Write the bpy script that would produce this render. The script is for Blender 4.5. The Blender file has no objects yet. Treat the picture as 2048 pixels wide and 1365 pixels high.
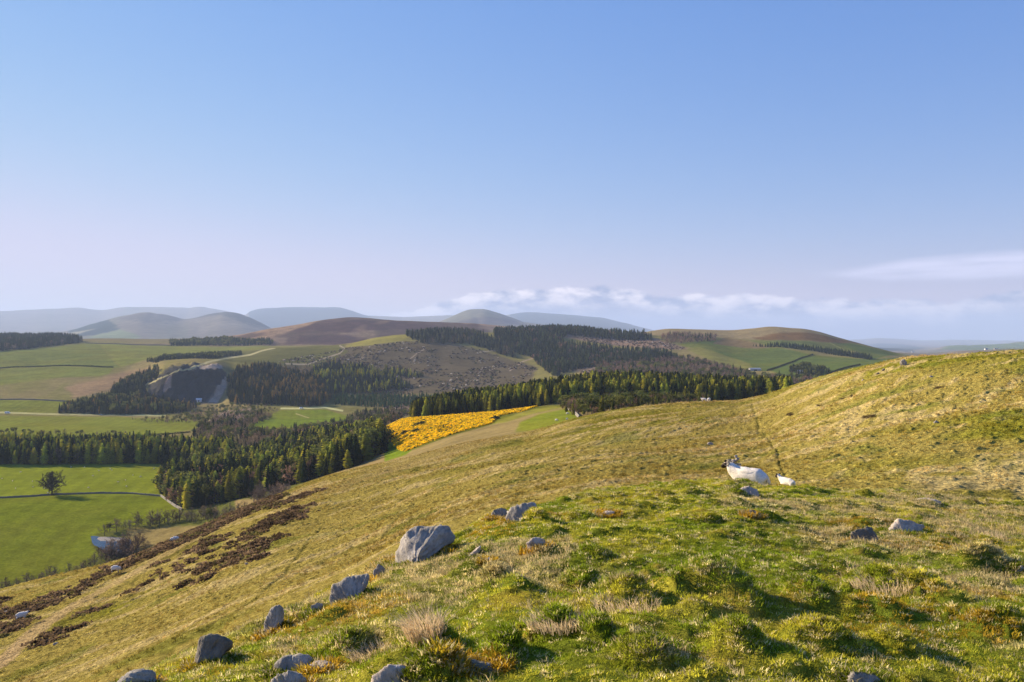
import bpy, bmesh, math, random
import numpy as np
from mathutils import Vector, Matrix, Euler

# ------------------------------------------------------------------ camera, sky, sun, exposure
SC = bpy.context.scene
COL = SC.collection
F, CU, CV = 1774.0, 1024.0, 682.5          # focal length and centre, in pixels of the 2048 px photograph

cam_d = bpy.data.cameras.new('camera')
cam = bpy.data.objects.new('camera', cam_d)
COL.objects.link(cam)
cam_d.sensor_width = 36.0
cam_d.lens = F / 2048.0 * 36.0
cam_d.clip_start, cam_d.clip_end = 0.1, 90000.0
cam.location = (0, 0, 0)
cam.rotation_euler = (math.radians(90), 0, 0)
SC.camera = cam

SUN_AZ, SUN_EL = -59.0, 22.0                # degrees left of the view axis, above the horizon
SKY_STRENGTH, SUN_STRENGTH, EXPOSURE = 0.07, 5.0, 1.15

_a, _e = math.radians(SUN_AZ), math.radians(SUN_EL)
SUN_DIR = Vector((math.sin(_a) * math.cos(_e), math.cos(_a) * math.cos(_e), math.sin(_e)))
sun_d = bpy.data.lights.new('sun', 'SUN')
sun_d.energy, sun_d.angle, sun_d.color = SUN_STRENGTH, math.radians(0.5), (1.0, 0.84, 0.62)
sun = bpy.data.objects.new('sun', sun_d)
COL.objects.link(sun)
sun.rotation_euler = SUN_DIR.to_track_quat('Z', 'Y').to_euler()

W = bpy.data.worlds.new('World'); SC.world = W; W.use_nodes = True
nt = W.node_tree; N = nt.nodes; Lk = nt.links
N.clear()


def nd(tree, kind, **kw):
    n = tree.nodes.new(kind)
    for k, v in kw.items():
        if k.startswith('_'):
            n.inputs[int(k[1:])].default_value = v
        else:
            setattr(n, k, v)
    return n


def mth(tree, op, a, b=None, c=None, clamp=False):
    n = tree.nodes.new('ShaderNodeMath'); n.operation = op; n.use_clamp = clamp
    for i, s in enumerate((a, b, c)):
        if s is None: continue
        if isinstance(s, (int, float)): n.inputs[i].default_value = s
        else: tree.links.new(s, n.inputs[i])
    return n.outputs[0]


def ramp(tree, s, lo, hi, to0=0.0, to1=1.0):
    n = tree.nodes.new('ShaderNodeMapRange'); n.interpolation_type = 'SMOOTHSTEP'
    for i, q in enumerate((s, lo, hi, to0, to1)):
        if isinstance(q, (int, float)): n.inputs[i].default_value = q
        else: tree.links.new(q, n.inputs[i])
    return n.outputs[0]


def mixc(tree, f, a, b, mode='MIX'):
    n = tree.nodes.new('ShaderNodeMix'); n.data_type = 'RGBA'; n.blend_type = mode
    for i, q in ((0, f), (6, a), (7, b)):
        if isinstance(q, (int, float)): n.inputs[i].default_value = q
        elif isinstance(q, tuple): n.inputs[i].default_value = (*q[:3], 1)
        else: tree.links.new(q, n.inputs[i])
    return n.outputs[2]


def noise(tree, vec, scale, detail=4.0, rough=0.55, dist=0.0, dim='3D'):
    n = tree.nodes.new('ShaderNodeTexNoise'); n.noise_dimensions = dim
    n.inputs['Scale'].default_value = scale; n.inputs['Detail'].default_value = detail
    n.inputs['Roughness'].default_value = rough; n.inputs['Distortion'].default_value = dist
    if vec is not None: tree.links.new(vec, n.inputs['Vector'])
    return n.outputs['Fac']


def build_sky():
    sky = nd(nt, 'ShaderNodeTexSky', sky_type='NISHITA', sun_disc=False, sun_elevation=math.radians(SUN_EL),
             sun_rotation=math.radians(SUN_AZ), altitude=200.0, air_density=1.5, dust_density=0.0, ozone_density=4.0)
    sp = nd(nt, 'ShaderNodeSeparateColor'); Lk.new(sky.outputs[0], sp.inputs[0])
    cb = nd(nt, 'ShaderNodeCombineColor')
    K = SKY_STRENGTH * 2 ** EXPOSURE
    for i, (gain, piv, val, pw) in enumerate(((0.88, 0.40, 0.318, 1.20), (0.876, 0.333, 0.292, 0.82), (1.285, 0.80, 0.715, 0.46))):
        q = mth(nt, 'POWER', mth(nt, 'MAXIMUM', mth(nt, 'MULTIPLY', sp.outputs[i], gain * K / piv), 1e-4), pw)
        q = mth(nt, 'SMOOTH_MIN', mth(nt, 'MULTIPLY', q, val), (0.70, 0.69, 0.89)[i], 0.25)
        Lk.new(mth(nt, 'MULTIPLY', q, 1 / K), cb.inputs[i])
    tint = cb.outputs[0]
    tc = nd(nt, 'ShaderNodeTexCoord')
    sep = nd(nt, 'ShaderNodeSeparateXYZ'); Lk.new(tc.outputs['Generated'], sep.inputs[0])
    X, Y, Z = sep.outputs
    az = mth(nt, 'ARCTAN2', X, Y)
    hor = mth(nt, 'SQRT', mth(nt, 'ADD', mth(nt, 'MULTIPLY', X, X), mth(nt, 'MULTIPLY', Y, Y)))
    el = mth(nt, 'DIVIDE', Z, mth(nt, 'MAXIMUM', hor, 0.02))        # tangent of the elevation
    cmb = nd(nt, 'ShaderNodeCombineXYZ')
    Lk.new(mth(nt, 'MULTIPLY', az, 1.0), cmb.inputs[0]); Lk.new(mth(nt, 'MULTIPLY', el, 2.2), cmb.inputs[1])
    P = cmb.outputs[0]
    cm1 = nd(nt, 'ShaderNodeCombineXYZ'); Lk.new(az, cm1.inputs[0])
    # --- low bank of cumulus over the horizon: tops follow a wandering line of elevation
    top = mth(nt, 'ADD', 0.0, ramp(nt, az, -0.16, 0.0, 0.030, 0.060))
    top = mth(nt, 'SUBTRACT', top, ramp(nt, az, 0.02, 0.42, 0.0, 0.016))
    top = mth(nt, 'ADD', top, ramp(nt, az, 0.44, 0.56, 0.0, 0.012))
    top = mth(nt, 'ADD', top, mth(nt, 'MULTIPLY', mth(nt, 'SUBTRACT', noise(nt, cm1.outputs[0], 14.0, 3.0), 0.5), 0.026))
    top = mth(nt, 'ADD', top, mth(nt, 'MULTIPLY', mth(nt, 'SUBTRACT', noise(nt, P, 34.0, 5.0, 0.6), 0.5), 0.022))
    below = mth(nt, 'SUBTRACT', top, el)
    bank = ramp(nt, below, -0.001, 0.005)
    edge = mth(nt, 'MULTIPLY', ramp(nt, below, -0.001, 0.003), ramp(nt, below, 0.008, 0.034, 1.0, 0.0))
    lit = mth(nt, 'MULTIPLY', edge, ramp(nt, noise(nt, P, 24.0, 4.0), 0.36, 0.62))
    presence = ramp(nt, az, -0.30, 0.0, 0.10, 1.0)
    bank = mth(nt, 'MULTIPLY', mth(nt, 'MULTIPLY', bank, presence), 1.0)
    lit = mth(nt, 'MULTIPLY', mth(nt, 'MULTIPLY', lit, presence), 1.0)
    fade = ramp(nt, az, 0.05, 0.5, 1.0, 0.7)
    lit = mth(nt, 'MULTIPLY', lit, fade)
    # --- one thin flat cloud to the right
    wl = mth(nt, 'MULTIPLY', mth(nt, 'SUBTRACT', noise(nt, P, 9.0, 4.0), 0.5), 0.010)
    stretch = nd(nt, 'ShaderNodeCombineXYZ')
    Lk.new(mth(nt, 'MULTIPLY', az, 5.0), stretch.inputs[0]); Lk.new(mth(nt, 'MULTIPLY', el, 60.0), stretch.inputs[1])
    streak = noise(nt, stretch.outputs[0], 2.0, 4.0, 0.6)
    half = ramp(nt, az, 0.30, 0.47, 0.0, 0.0135)
    d = mth(nt, 'ABSOLUTE', mth(nt, 'SUBTRACT', mth(nt, 'ADD', el, wl), ramp(nt, az, 0.30, 0.50, 0.0705, 0.0745)))
    lens_c = mth(nt, 'MULTIPLY', ramp(nt, mth(nt, 'SUBTRACT', half, d), -0.004, 0.007), ramp(nt, streak, 0.22, 0.62, 0.3, 0.9))
    lens_c = mth(nt, 'MULTIPLY', lens_c, ramp(nt, az, 0.31, 0.37))
    lens_c = mth(nt, 'MULTIPLY', lens_c, ramp(nt, az, 0.8, 1.2, 1.0, 0.0))
    c = mixc(nt, bank, tint, CLOUD_BODY)
    c = mixc(nt, lit, c, CLOUD_LIT)
    c = mixc(nt, mth(nt, 'MULTIPLY', lens_c, 0.85), c, CLOUD_LENS)
    bg = nd(nt, 'ShaderNodeBackground'); bg.inputs[1].default_value = SKY_STRENGTH
    Lk.new(c, bg.inputs[0])
    out = nd(nt, 'ShaderNodeOutputWorld'); Lk.new(bg.outputs[0], out.inputs[0])


CLOUD_BODY = (2.0, 2.3, 3.6)
CLOUD_LIT = (7.6, 6.8, 7.0)
CLOUD_LENS = (5.6, 5.5, 7.0)
build_sky()

SC.view_settings.view_transform = 'Standard'
SC.view_settings.look = 'None'
SC.view_settings.gamma = 1.0
SC.view_settings.use_curve_mapping = False
SC.view_settings.exposure = EXPOSURE
SC.render.engine = 'CYCLES'
SC.cycles.use_denoising = True
SC.cycles.max_bounces = 6
SC.cycles.diffuse_bounces = 3
SC.cycles.transmission_bounces = 4
SC.cycles.volume_bounces = 1
SC.cycles.transparent_max_bounces = 8
# ------------------------------------------------------------------ small numeric helpers
def _hash(ix, iy, seed):
    h = (ix.astype(np.int64) * 374761393 + iy.astype(np.int64) * 668265263 + seed * 974711) & 0xffffffff
    h = ((h ^ (h >> 13)) * 1274126177) & 0xffffffff
    h = (h ^ (h >> 16)) & 0xffffffff
    return h.astype(np.float64) / 4294967295.0


def vnoise(x, y, seed=0):
    x = np.asarray(x, float); y = np.asarray(y, float)
    x0 = np.floor(x); y0 = np.floor(y)
    fx, fy = x - x0, y - y0
    fx = fx * fx * fx * (fx * (fx * 6 - 15) + 10); fy = fy * fy * fy * (fy * (fy * 6 - 15) + 10)
    a = _hash(x0, y0, seed); b = _hash(x0 + 1, y0, seed); c = _hash(x0, y0 + 1, seed); d = _hash(x0 + 1, y0 + 1, seed)
    return (a + (b - a) * fx) * (1 - fy) + (c + (d - c) * fx) * fy - 0.5      # -0.5 .. 0.5


def fbm(x, y, seed=0, octv=4, gain=0.5):
    s, a = 0.0, 1.0
    for o in range(octv):
        s = s + a * vnoise(x, y, seed + o * 17)
        x, y, a = x * 2.03 + 7.1, y * 1.97 - 3.3, a * gain
    return s


def sstep(x, a, b):
    t = np.clip((x - a) / (b - a), 0, 1)
    return t * t * (3 - 2 * t)


def pchip_slopes(h, y):
    """h (...,n-1) interval lengths, y (...,n) values -> monotone slopes (...,n)."""
    d = np.diff(y, axis=-1) / h
    m = np.zeros_like(y)
    w1, w2 = 2 * h[..., 1:] + h[..., :-1], h[..., 1:] + 2 * h[..., :-1]
    d0, d1 = d[..., :-1], d[..., 1:]
    ok = d0 * d1 > 0
    den = np.where(ok, w1 / np.where(ok, d0, 1) + w2 / np.where(ok, d1, 1), 1)
    m[..., 1:-1] = np.where(ok, (w1 + w2) / den, 0)
    m[..., 0], m[..., -1] = d[..., 0], d[..., -1]
    return m


def herm(t, h, y0, y1, m0, m1):
    t2, t3 = t * t, t * t * t
    return (2 * t3 - 3 * t2 + 1) * y0 + (t3 - 2 * t2 + t) * h * m0 + (-2 * t3 + 3 * t2) * y1 + (t3 - t2) * h * m1


def curve(pts, x):
    """monotone cubic through pts [(x, y)...], flat outside."""
    p = np.array(sorted(pts), float)
    px, py = p[:, 0], p[:, 1]
    m = pchip_slopes(np.diff(px), py)
    x = np.clip(np.asarray(x, float), px[0], px[-1])
    i = np.clip(np.searchsorted(px, x, side='right') - 1, 0, len(px) - 2)
    h = px[i + 1] - px[i]
    return herm((x - px[i]) / h, h, py[i], py[i + 1], m[i], m[i + 1])


# ------------------------------------------------------------------ the lie of the land
# Each line runs across the country from left to right at its own distance: (bearing u, angle below the horizon v, distance Y).
# Bearings and angles are kept in the pixel units of the photograph; between the lines the ground is a monotone surface.
BROW = [(-1400, 2300, 5.0), (-600, 1900, 5.5), (-200, 1620, 6.2), (0, 1505, 6.8), (120, 1440, 7.2), (250, 1372, 7.7), (400, 1305, 8.6), (540, 1245, 9.6),
        (650, 1195, 10.6), (770, 1130, 11.8), (900, 1082, 13.2), (985, 1035, 14.5), (1100, 1008, 16.0), (1200, 982, 17.5), (1300, 974, 18.6),
        (1440, 968, 19.6), (1540, 974, 20.2), (1640, 981, 20.6), (1800, 986, 21.0), (1900, 997, 20.8), (2048, 1012, 20.4), (2300, 1040, 19.5), (3450, 1120, 17.0)]
LINES = [
    # 3: hollow behind the near knoll
    [(-1400, 2360, 8), (-600, 1990, 9), (0, 1600, 11.5), (250, 1470, 13), (500, 1345, 16), (750, 1210, 20), (1024, 1110, 27), (1300, 1065, 30), (1500, 1060, 30), (1800, 1075, 28), (2048, 1100, 27), (3450, 1200, 24)],
    # 4: foot of the grassy hillside
    [(-1400, 1900, 36), (-600, 1650, 40), (0, 1412, 46), (250, 1335, 46), (500, 1235, 46), (700, 1150, 48), (850, 1070, 51), (1024, 1015, 52), (1200, 985, 50), (1300, 978, 48), (1500, 974, 45), (1800, 986, 38), (2048, 1008, 36), (3450, 1100, 30)],
    # 5: half-way up the hillside
    [(-1400, 1720, 60), (-600, 1480, 70), (0, 1288, 80), (250, 1210, 82), (500, 1112, 86), (700, 1046, 95), (1024, 932, 106), (1300, 893, 106), (1500, 884, 100), (1600, 866, 92), (1800, 836, 80), (2048, 822, 70), (3450, 800, 50)],
    # 6: skyline of the hillside
    [(-1400, 1560, 95), (-600, 1345, 115), (-200, 1232, 122), (0, 1180, 126), (130, 1150, 130), (250, 1118, 134), (400, 1056, 143), (500, 1012, 150), (600, 973, 160), (661, 952, 166), (791, 921, 176), (907, 891, 184),
     (1078, 860, 190), (1157, 838, 192), (1300, 812, 190), (1400, 804, 188), (1470, 801, 186), (1520, 793, 182), (1600, 768, 172), (1700, 740, 158), (1820, 714, 142), (1930, 704, 130), (2048, 698, 120), (2400, 690, 100), (3450, 690, 70)],
    # 7: hidden drop behind that skyline
    [(-1400, 1560, 210), (-600, 1345, 270), (0, 1255, 315), (250, 1210, 335), (400, 1125, 350), (500, 1062, 330), (600, 1005, 300), (700, 970, 280), (850, 925, 270), (1024, 890, 262), (1157, 856, 262), (1300, 845, 262),
     (1500, 840, 260), (1700, 825, 250), (2048, 800, 220), (3450, 790, 160)],
    # 8: valley meadow / spur
    [(-1400, 1060, 500), (-600, 1045, 510), (0, 1026, 522), (250, 1024, 524), (400, 1012, 522), (500, 992, 505), (600, 966, 480), (700, 938, 450), (800, 912, 420), (907, 880, 400), (1024, 856, 392), (1100, 840, 386), (1157, 832, 380),
     (1300, 822, 380), (1500, 812, 380), (1700, 790, 380), (2048, 775, 380), (3450, 770, 380)],
    # 9: foot of the conifer belt / upper edge of the gorse
    [(-1400, 948, 690), (-600, 938, 705), (0, 930, 716), (300, 927, 722), (450, 932, 700), (560, 924, 680), (650, 908, 670), (720, 886, 660), (770, 862, 645), (820, 838, 620), (900, 829, 600), (1024, 817, 580), (1110, 808, 562), (1200, 806, 558),
     (1500, 800, 560), (1700, 780, 560), (2048, 770, 560), (3450, 765, 560)],
    # 10: meadow behind the belt / plantation ridge
    [(-1400, 870, 950), (0, 868, 962), (300, 866, 965), (500, 862, 980), (700, 858, 960), (770, 848, 900), (830, 832, 760), (900, 815, 730), (1024, 796, 722), (1150, 780, 730), (1250, 774, 742), (1400, 780, 750), (1500, 787, 745), (1600, 790, 720), (2048, 765, 720), (3450, 760, 720)],
    # 11: road / hidden valley behind the plantation
    [(-1400, 822, 1240), (0, 828, 1222), (300, 833, 1210), (500, 838, 1190), (700, 838, 1180), (800, 836, 1150), (900, 834, 1060), (1024, 826, 1020), (1250, 806, 1020), (1500, 800, 1020), (1700, 785, 1050), (2048, 770, 1100), (3450, 765, 1100)],
    # 12: foot of the hills across the valley
    [(-1400, 795, 1340), (0, 801, 1345), (200, 806, 1350), (300, 808, 1395), (330, 808, 1440), (430, 806, 1440), (460, 808, 1390), (520, 812, 1340), (620, 818, 1300), (700, 812, 1340), (850, 802, 1400), (1024, 786, 1420), (1250, 758, 1430), (1400, 752, 1430), (1500, 748, 1420), (1700, 738, 1430), (1800, 733, 1450), (2048, 735, 1500), (3450, 735, 1500)],
    # 13: their middle
    [(-1400, 752, 1760), (0, 752, 1750), (200, 750, 1700), (290, 760, 1600), (330, 745, 1500), (380, 735, 1490), (430, 738, 1495), (470, 742, 1600), (560, 742, 1680), (700, 742, 1720), (850, 742, 1760), (1024, 738, 1800), (1250, 716, 1830), (1400, 712, 1850), (1500, 716, 1850), (1600, 716, 1850), (1700, 718, 1850), (1800, 722, 1900), (2048, 726, 1950), (3450, 726, 1950)],
    # 14: their crest
    [(-1400, 708, 2150), (0, 708, 2120), (250, 706, 2100), (380, 712, 2020), (450, 712, 2050), (540, 700, 2120), (620, 694, 2160), (700, 686, 2180), (760, 674, 2190), (810, 669, 2200), (900, 669, 2240), (1024, 668, 2290), (1150, 664, 2330), (1250, 665, 2380), (1330, 657, 2450), (1400, 660, 2450),
     (1460, 663, 2440), (1540, 655, 2420), (1600, 659, 2380), (1650, 669, 2350), (1700, 683, 2320), (1760, 700, 2280), (1820, 714, 2250), (1900, 722, 2250), (2048, 724, 2250), (3450, 724, 2250)],
    # 15
    [(-1400, 690, 2560), (0, 691, 2540), (250, 690, 2520), (380, 693, 2500), (540, 694, 2500), (640, 692, 2550), (760, 688, 2600), (900, 684, 2700), (1150, 684, 2800), (1400, 684, 2900), (1540, 690, 2900), (1700, 712, 2900), (1800, 724, 2900), (2048, 724, 2900), (3450, 724, 2900)],
    # 16: moorland rise
    [(-1400, 678, 3000), (0, 682, 2980), (150, 681, 2980), (340, 677, 3020), (440, 672, 3080), (530, 660, 3160), (600, 648, 3230), (650, 640, 3280), (690, 636, 3300), (740, 638, 3320), (800, 643, 3340), (860, 646, 3360), (950, 652, 3400), (1024, 658, 3450),
     (1300, 668, 3500), (1540, 676, 3500), (1700, 697, 3500), (1790, 706, 3500), (1850, 708, 3500), (1950, 700, 3500), (2048, 697, 3500), (3450, 690, 3500)],
    # 17
    [(-1400, 686, 5830), (0, 686, 5830), (340, 684, 5830), (500, 680, 5979), (690, 668, 6129), (900, 664, 6278), (1300, 680, 6428), (1700, 703, 6428), (1850, 706, 6428), (2048, 700, 6428), (3450, 695, 6428)],
    # 18: cone-shaped hills
    [(-1400, 670, 9400), (0, 672, 9400), (100, 668, 9400), (150, 656, 9400), (200, 641, 9500), (250, 629, 9600), (290, 624, 9600), (330, 627, 9600), (378, 634, 9600), (420, 625, 9700), (448, 621, 9700), (480, 625, 9700), (520, 640, 9700), (548, 652, 9700), (600, 662, 9800),
     (720, 656, 10000), (850, 650, 10000), (885, 642, 10000), (915, 631, 10000), (945, 624, 10000), (965, 624, 10000), (990, 630, 10000), (1030, 643, 10000), (1080, 653, 10000), (1300, 668, 10000), (1600, 684, 10000), (1720, 690, 10000), (1780, 696, 10000), (1850, 701, 10000), (1900, 692, 10000), (1960, 688, 10000), (2048, 682, 10000), (3450, 682, 10000)],
    # 19
    [(-1400, 660, 13728), (0, 662, 13728), (300, 660, 13728), (600, 660, 13728), (900, 655, 13728), (1150, 655, 14144), (1300, 675, 14144), (1700, 697, 14144), (2048, 697, 14144), (3450, 695, 14144)],
    # 20: far fells
    [(-1400, 640, 19750), (-400, 630, 19750), (0, 621, 19750), (60, 618, 19750), (110, 615, 19750), (150, 614, 19750), (200, 619, 19750), (260, 613, 19750), (350, 614, 19750), (390, 613, 19750), (440, 620, 19750), (490, 628, 19750), (499, 622, 19750), (520, 617, 19750), (560, 613, 19750), (620, 611, 19750), (680, 613, 19750), (700, 618, 19750), (740, 631, 19750), (790, 633, 19750), (880, 632, 19750), (960, 633, 19750), (1010, 632, 19750), (1050, 628, 19750), (1090, 629, 19750),
     (1150, 631, 19750), (1200, 634, 19750), (1245, 644, 19750), (1290, 655, 19750), (1340, 664, 19750), (1500, 676, 19750), (1700, 685, 19750), (1850, 691, 19750), (2048, 688, 19750), (3450, 680, 19750)],
    # 21, 22: lowland beyond
    [(-1400, 672, 27040), (600, 660, 27040), (1300, 678, 27040), (1600, 680, 27040), (1750, 677, 27040), (1850, 682, 27040), (1950, 679, 27040), (2048, 681, 27040), (3450, 676, 27040)],
    [(-1400, 690, 34000), (1024, 690, 34000), (3450, 690, 34000)],
]
NL = len(LINES) + 3
CAM_H = 1.68


def controls(u):
    """V (n, NL) and log Y (n, NL) of every line at the bearings u."""
    u = np.asarray(u, float)
    V = np.empty((len(u), NL)); Y = np.empty((len(u), NL))
    bv = curve([(a, b) for a, b, c in BROW], u); by = curve([(a, c) for a, b, c in BROW], u)
    x0 = (u - CU) / F * 2.4
    z0 = -CAM_H - 0.07 * 2.4 + 0.15 * np.minimum(x0, 0)
    zb = -(bv - CV) / F * by
    Y[:, 0] = 2.4; V[:, 0] = CV - z0 / 2.4 * F
    ym = np.sqrt(2.4 * by) * 1.12
    zm = z0 + (zb - z0) * (ym - 2.4) / (by - 2.4) + 0.06
    Y[:, 1] = ym; V[:, 1] = CV - zm / ym * F
    Y[:, 2] = by; V[:, 2] = bv
    for k, L in enumerate(LINES):
        V[:, 3 + k] = curve([(a, b) for a, b, c in L], u)
        Y[:, 3 + k] = curve([(a, math.log(c)) for a, b, c in L], u)
    Y[:, :3] = np.log(Y[:, :3])
    return V, Y


def v_of(u, Y):
    """angle (pixel units) of the smooth ground at bearing u and distance Y"""
    u = np.asarray(u, float); q = np.log(np.maximum(np.asarray(Y, float), 2.41))
    V, G = controls(u)
    m = pchip_slopes(np.diff(G, axis=1), V)
    i = np.clip((G <= q[:, None]).sum(1) - 1, 0, NL - 2)
    r = np.arange(len(u))
    h = G[r, i + 1] - G[r, i]
    return herm(np.clip((q - G[r, i]) / h, 0, 1), h, V[r, i], V[r, i + 1], m[r, i], m[r, i + 1])


MOUNDS = []          # x, y, radius across, radius along, height: filled below from the bearings of the mounds


def knoll_relief(x, y):
    """hummocks of the near knoll (metres)"""
    w = sstep(y, 2.0, 4.0)
    z = 0.06 * fbm(x * 0.55, y * 0.55, 3, 3) + 0.09 * fbm(x * 1.9, y * 1.9, 9, 3)
    lump = vnoise(x * 2.3 + 5, y * 2.3, 21) + 0.5 * vnoise(x * 4.9, y * 4.9, 22)
    z = z + 0.19 * np.maximum(lump, 0.05) ** 1.2
    z = z * w
    for (mx, my, ra, rb, h, ang) in MOUNDS:
        near = (np.abs(x - mx) < 3 * max(ra, rb)) & (np.abs(y - my) < 3 * max(ra, rb))
        if not np.any(near): continue
        dx, dy = x[near] - mx, y[near] - my
        ca, sa = math.cos(ang), math.sin(ang)
        a, b = (dx * ca + dy * sa) / ra, (-dx * sa + dy * ca) / rb
        a = np.where(a > 0, a * 1.45, a * .85)
        rr = np.sqrt(a * a + b * b) * (1 + 0.45 * fbm(dx * 3 / ra + mx * 9, dy * 3 / ra, 31, 2))
        z[near] += 1.0 * h * (1 - sstep(rr, 0.1, 1.35))
    return z


def hill_relief(x, y):
    """tussocks, terracettes and sheep trods of the grassy hillside (metres)"""
    # rows of tussocks run down and across the slope, as on the real hill
    c, s = math.cos(0.95), math.sin(0.95)
    p, q = x * c + y * s, -x * s + y * c
    rows = vnoise(p * 0.40, q * 1.3, 41)
    tus = np.maximum(vnoise(p * 1.5, q * 2.9, 42) + 0.6 * vnoise(p * 3.1, q * 5.3, 43) + 0.35 * rows, 0) 
    z = 0.55 * fbm(x * 0.06, y * 0.06, 44, 3) + 0.12 * rows + 0.27 * tus * (.45 + .55 * sstep(y, 35, 85))
    return z


def far_relief(x, y):
    w = sstep(y, 1150, 1700)
    z = w * (0.0050 * np.minimum(y, 12000)) * fbm(x / (0.11 * y + 60), y / (0.16 * y + 90), 51, 4)
    gul = np.abs(vnoise(x / (0.045 * y + 60), y / (0.11 * y + 90), 57)) + .5 * np.abs(vnoise(x / (0.02 * y + 40), y / (0.05 * y + 60), 58))
    z = z + sstep(y, 2600, 6000) * .0060 * np.minimum(y, 9000) * (gul - .25)
    near = (1 - sstep(y, 1050, 1400)) * 1.6 * fbm(x * 0.012, y * 0.008, 52, 3)
    q = sstep(y, 1390, 1450) * (1 - sstep(y, 1540, 1620)) * sstep(x, -720, -640) * (1 - sstep(x, -490, -450))
    if np.any(q > 0):
        z = z + q * (9.0 * np.abs(fbm(x * .045, y * .05, 55, 4)) + 3.0 * fbm(x * .16, y * .12, 56, 3) - 2.5)
    return z + near


def relief(x, y, u):
    """z offset over the smooth ground"""
    V = np.zeros_like(x)
    by = np.exp(controls(u)[1][:, [2, 3, 4, 6, 7]]) if len(u) else None
    a = 1 - sstep(y, by[:, 0] * 1.25, by[:, 1] * 1.1)                       # knoll
    b = sstep(y, by[:, 1] * 0.9, by[:, 2]) * (1 - sstep(y, by[:, 3] * 1.15, by[:, 4]))    # hillside
    c = sstep(y, by[:, 3] * 1.2, by[:, 4] * 1.2)
    k = a > 0.001
    if k.any(): V[k] += a[k] * knoll_relief(x[k], y[k])
    k = b > 0.001
    if k.any(): V[k] += b[k] * hill_relief(x[k], y[k])
    k = c > 0.001
    if k.any(): V[k] += c[k] * far_relief(x[k], y[k])
    return V


def ground(x, y, rough=True):
    x = np.atleast_1d(np.asarray(x, float)); y = np.atleast_1d(np.asarray(y, float))
    u = np.clip(CU + F * x / np.maximum(y, 2.41), -1400, 3450)
    z = -(v_of(u, y) - CV) / F * np.maximum(y, 2.41)
    return z + relief(x, y, u) if rough else z


def spot(u, v, ylo, yhi, n=400):
    """the point where the bearing (u, v) meets the smooth ground between two distances -> (x, y, z)"""
    ys = np.exp(np.linspace(math.log(ylo), math.log(yhi), n))
    vv = v_of(np.full(n, float(u)), ys)
    s = np.where((vv[:-1] >= v) & (vv[1:] < v))[0]
    if len(s):
        i = s[0]; t = (vv[i] - v) / max(vv[i] - vv[i + 1], 1e-9); y = ys[i] + t * (ys[i + 1] - ys[i])
    else:
        y = ys[np.argmin(np.abs(vv - v))]
    x = (u - CU) / F * y
    return x, y, float(ground([x], [y])[0])


for (mu, mv, wpx, hpx, hm, ang) in [
        (1430, 1195, 200, 84, .33, .3), (1255, 1205, 130, 70, .22, .2), (1110, 1262, 120, 60, .20, .1), (868, 1290, 110, 80, .17, .3), (1190, 1275, 80, 50, .14, .2), (1165, 1160, 80, 40, .14, 0),
        (992, 1165, 70, 40, .16, 0), (1075, 1050, 60, 34, .20, 0), (1170, 1034, 60, 26, .12, 0), (1610, 1200, 110, 50, .20, .2), (1765, 1175, 130, 60, .22, .1), (1850, 1190, 90, 50, .16, 0),
        (1420, 1045, 70, 22, .10, 0), (1320, 992, 60, 20, .10, 0), (1850, 1010, 60, 18, .10, 0), (1960, 1130, 120, 40, .15, 0), (1990, 1260, 120, 60, .16, .2), (1650, 1290, 130, 50, .14, .2), (1480, 1300, 120, 60, .14, 0),
        (1300, 1330, 140, 60, .12, .2), (880, 1368, 150, 60, .20, .1), (700, 1290, 90, 40, .12, 0), (1010, 1310, 90, 50, .13, .2), (1790, 1300, 120, 50, .12, .1), (1200, 1115, 90, 30, .10, 0)]:
    ys = np.exp(np.linspace(math.log(3), math.log(20), 300))
    vv = v_of(np.full(300, float(mu)), ys)
    my = ys[np.argmin(np.abs(vv - mv))]
    MOUNDS.append(((mu - CU) / F * my, my, wpx / 2 / F * my, hpx / 2 / F * my * 2.6, hm, ang))


# ------------------------------------------------------------------ land cover, as areas on the ground
def in_poly(u, v, poly):
    p = np.asarray(poly, float)
    r = np.zeros(len(u), bool)
    c = np.where((u >= p[:, 0].min()) & (u <= p[:, 0].max()) & (v >= p[:, 1].min()) & (v <= p[:, 1].max()))[0]
    if not len(c): return r
    a, b = u[c], v[c]
    ins = np.zeros(len(c), bool)
    for (x0, y0), (x1, y1) in zip(p, np.roll(p, -1, axis=0)):
        if y0 == y1: continue
        ins ^= ((y0 > b) != (y1 > b)) & (a < (x1 - x0) * (b - y0) / (y1 - y0) + x0)
    r[c] = ins
    return r


def line_dist(u, v, pts):
    p = np.asarray(pts, float)
    d = np.full(len(u), 1e9)
    for (x0, y0), (x1, y1) in zip(p[:-1], p[1:]):
        L = (x1 - x0) ** 2 + (y1 - y0) ** 2
        t = np.clip(((u - x0) * (x1 - x0) + (v - y0) * (y1 - y0)) / L, 0, 1)
        d = np.minimum(d, np.hypot(u - x0 - t * (x1 - x0), v - y0 - t * (y1 - y0)))
    return d


def poly_cover(u, v, poly, soft=0.0):
    """1 inside the area, 0 outside, with an edge softened over `soft` pixel units"""
    p = np.asarray(poly, float)
    lo, hi = p.min(0) - soft, p.max(0) + soft
    c = np.where((u >= lo[0]) & (u <= hi[0]) & (v >= lo[1]) & (v <= hi[1]))[0]
    out = np.zeros(len(u))
    if not len(c): return out
    ins = in_poly(u[c], v[c], p)
    if soft <= 0:
        out[c] = ins
    else:
        d = line_dist(u[c], v[c], np.vstack([p, p[:1]]))
        out[c] = np.clip(0.5 + np.where(ins, d, -d) / soft, 0, 1)
    return out


PAST = (0.105, 0.150, 0.030)
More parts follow.
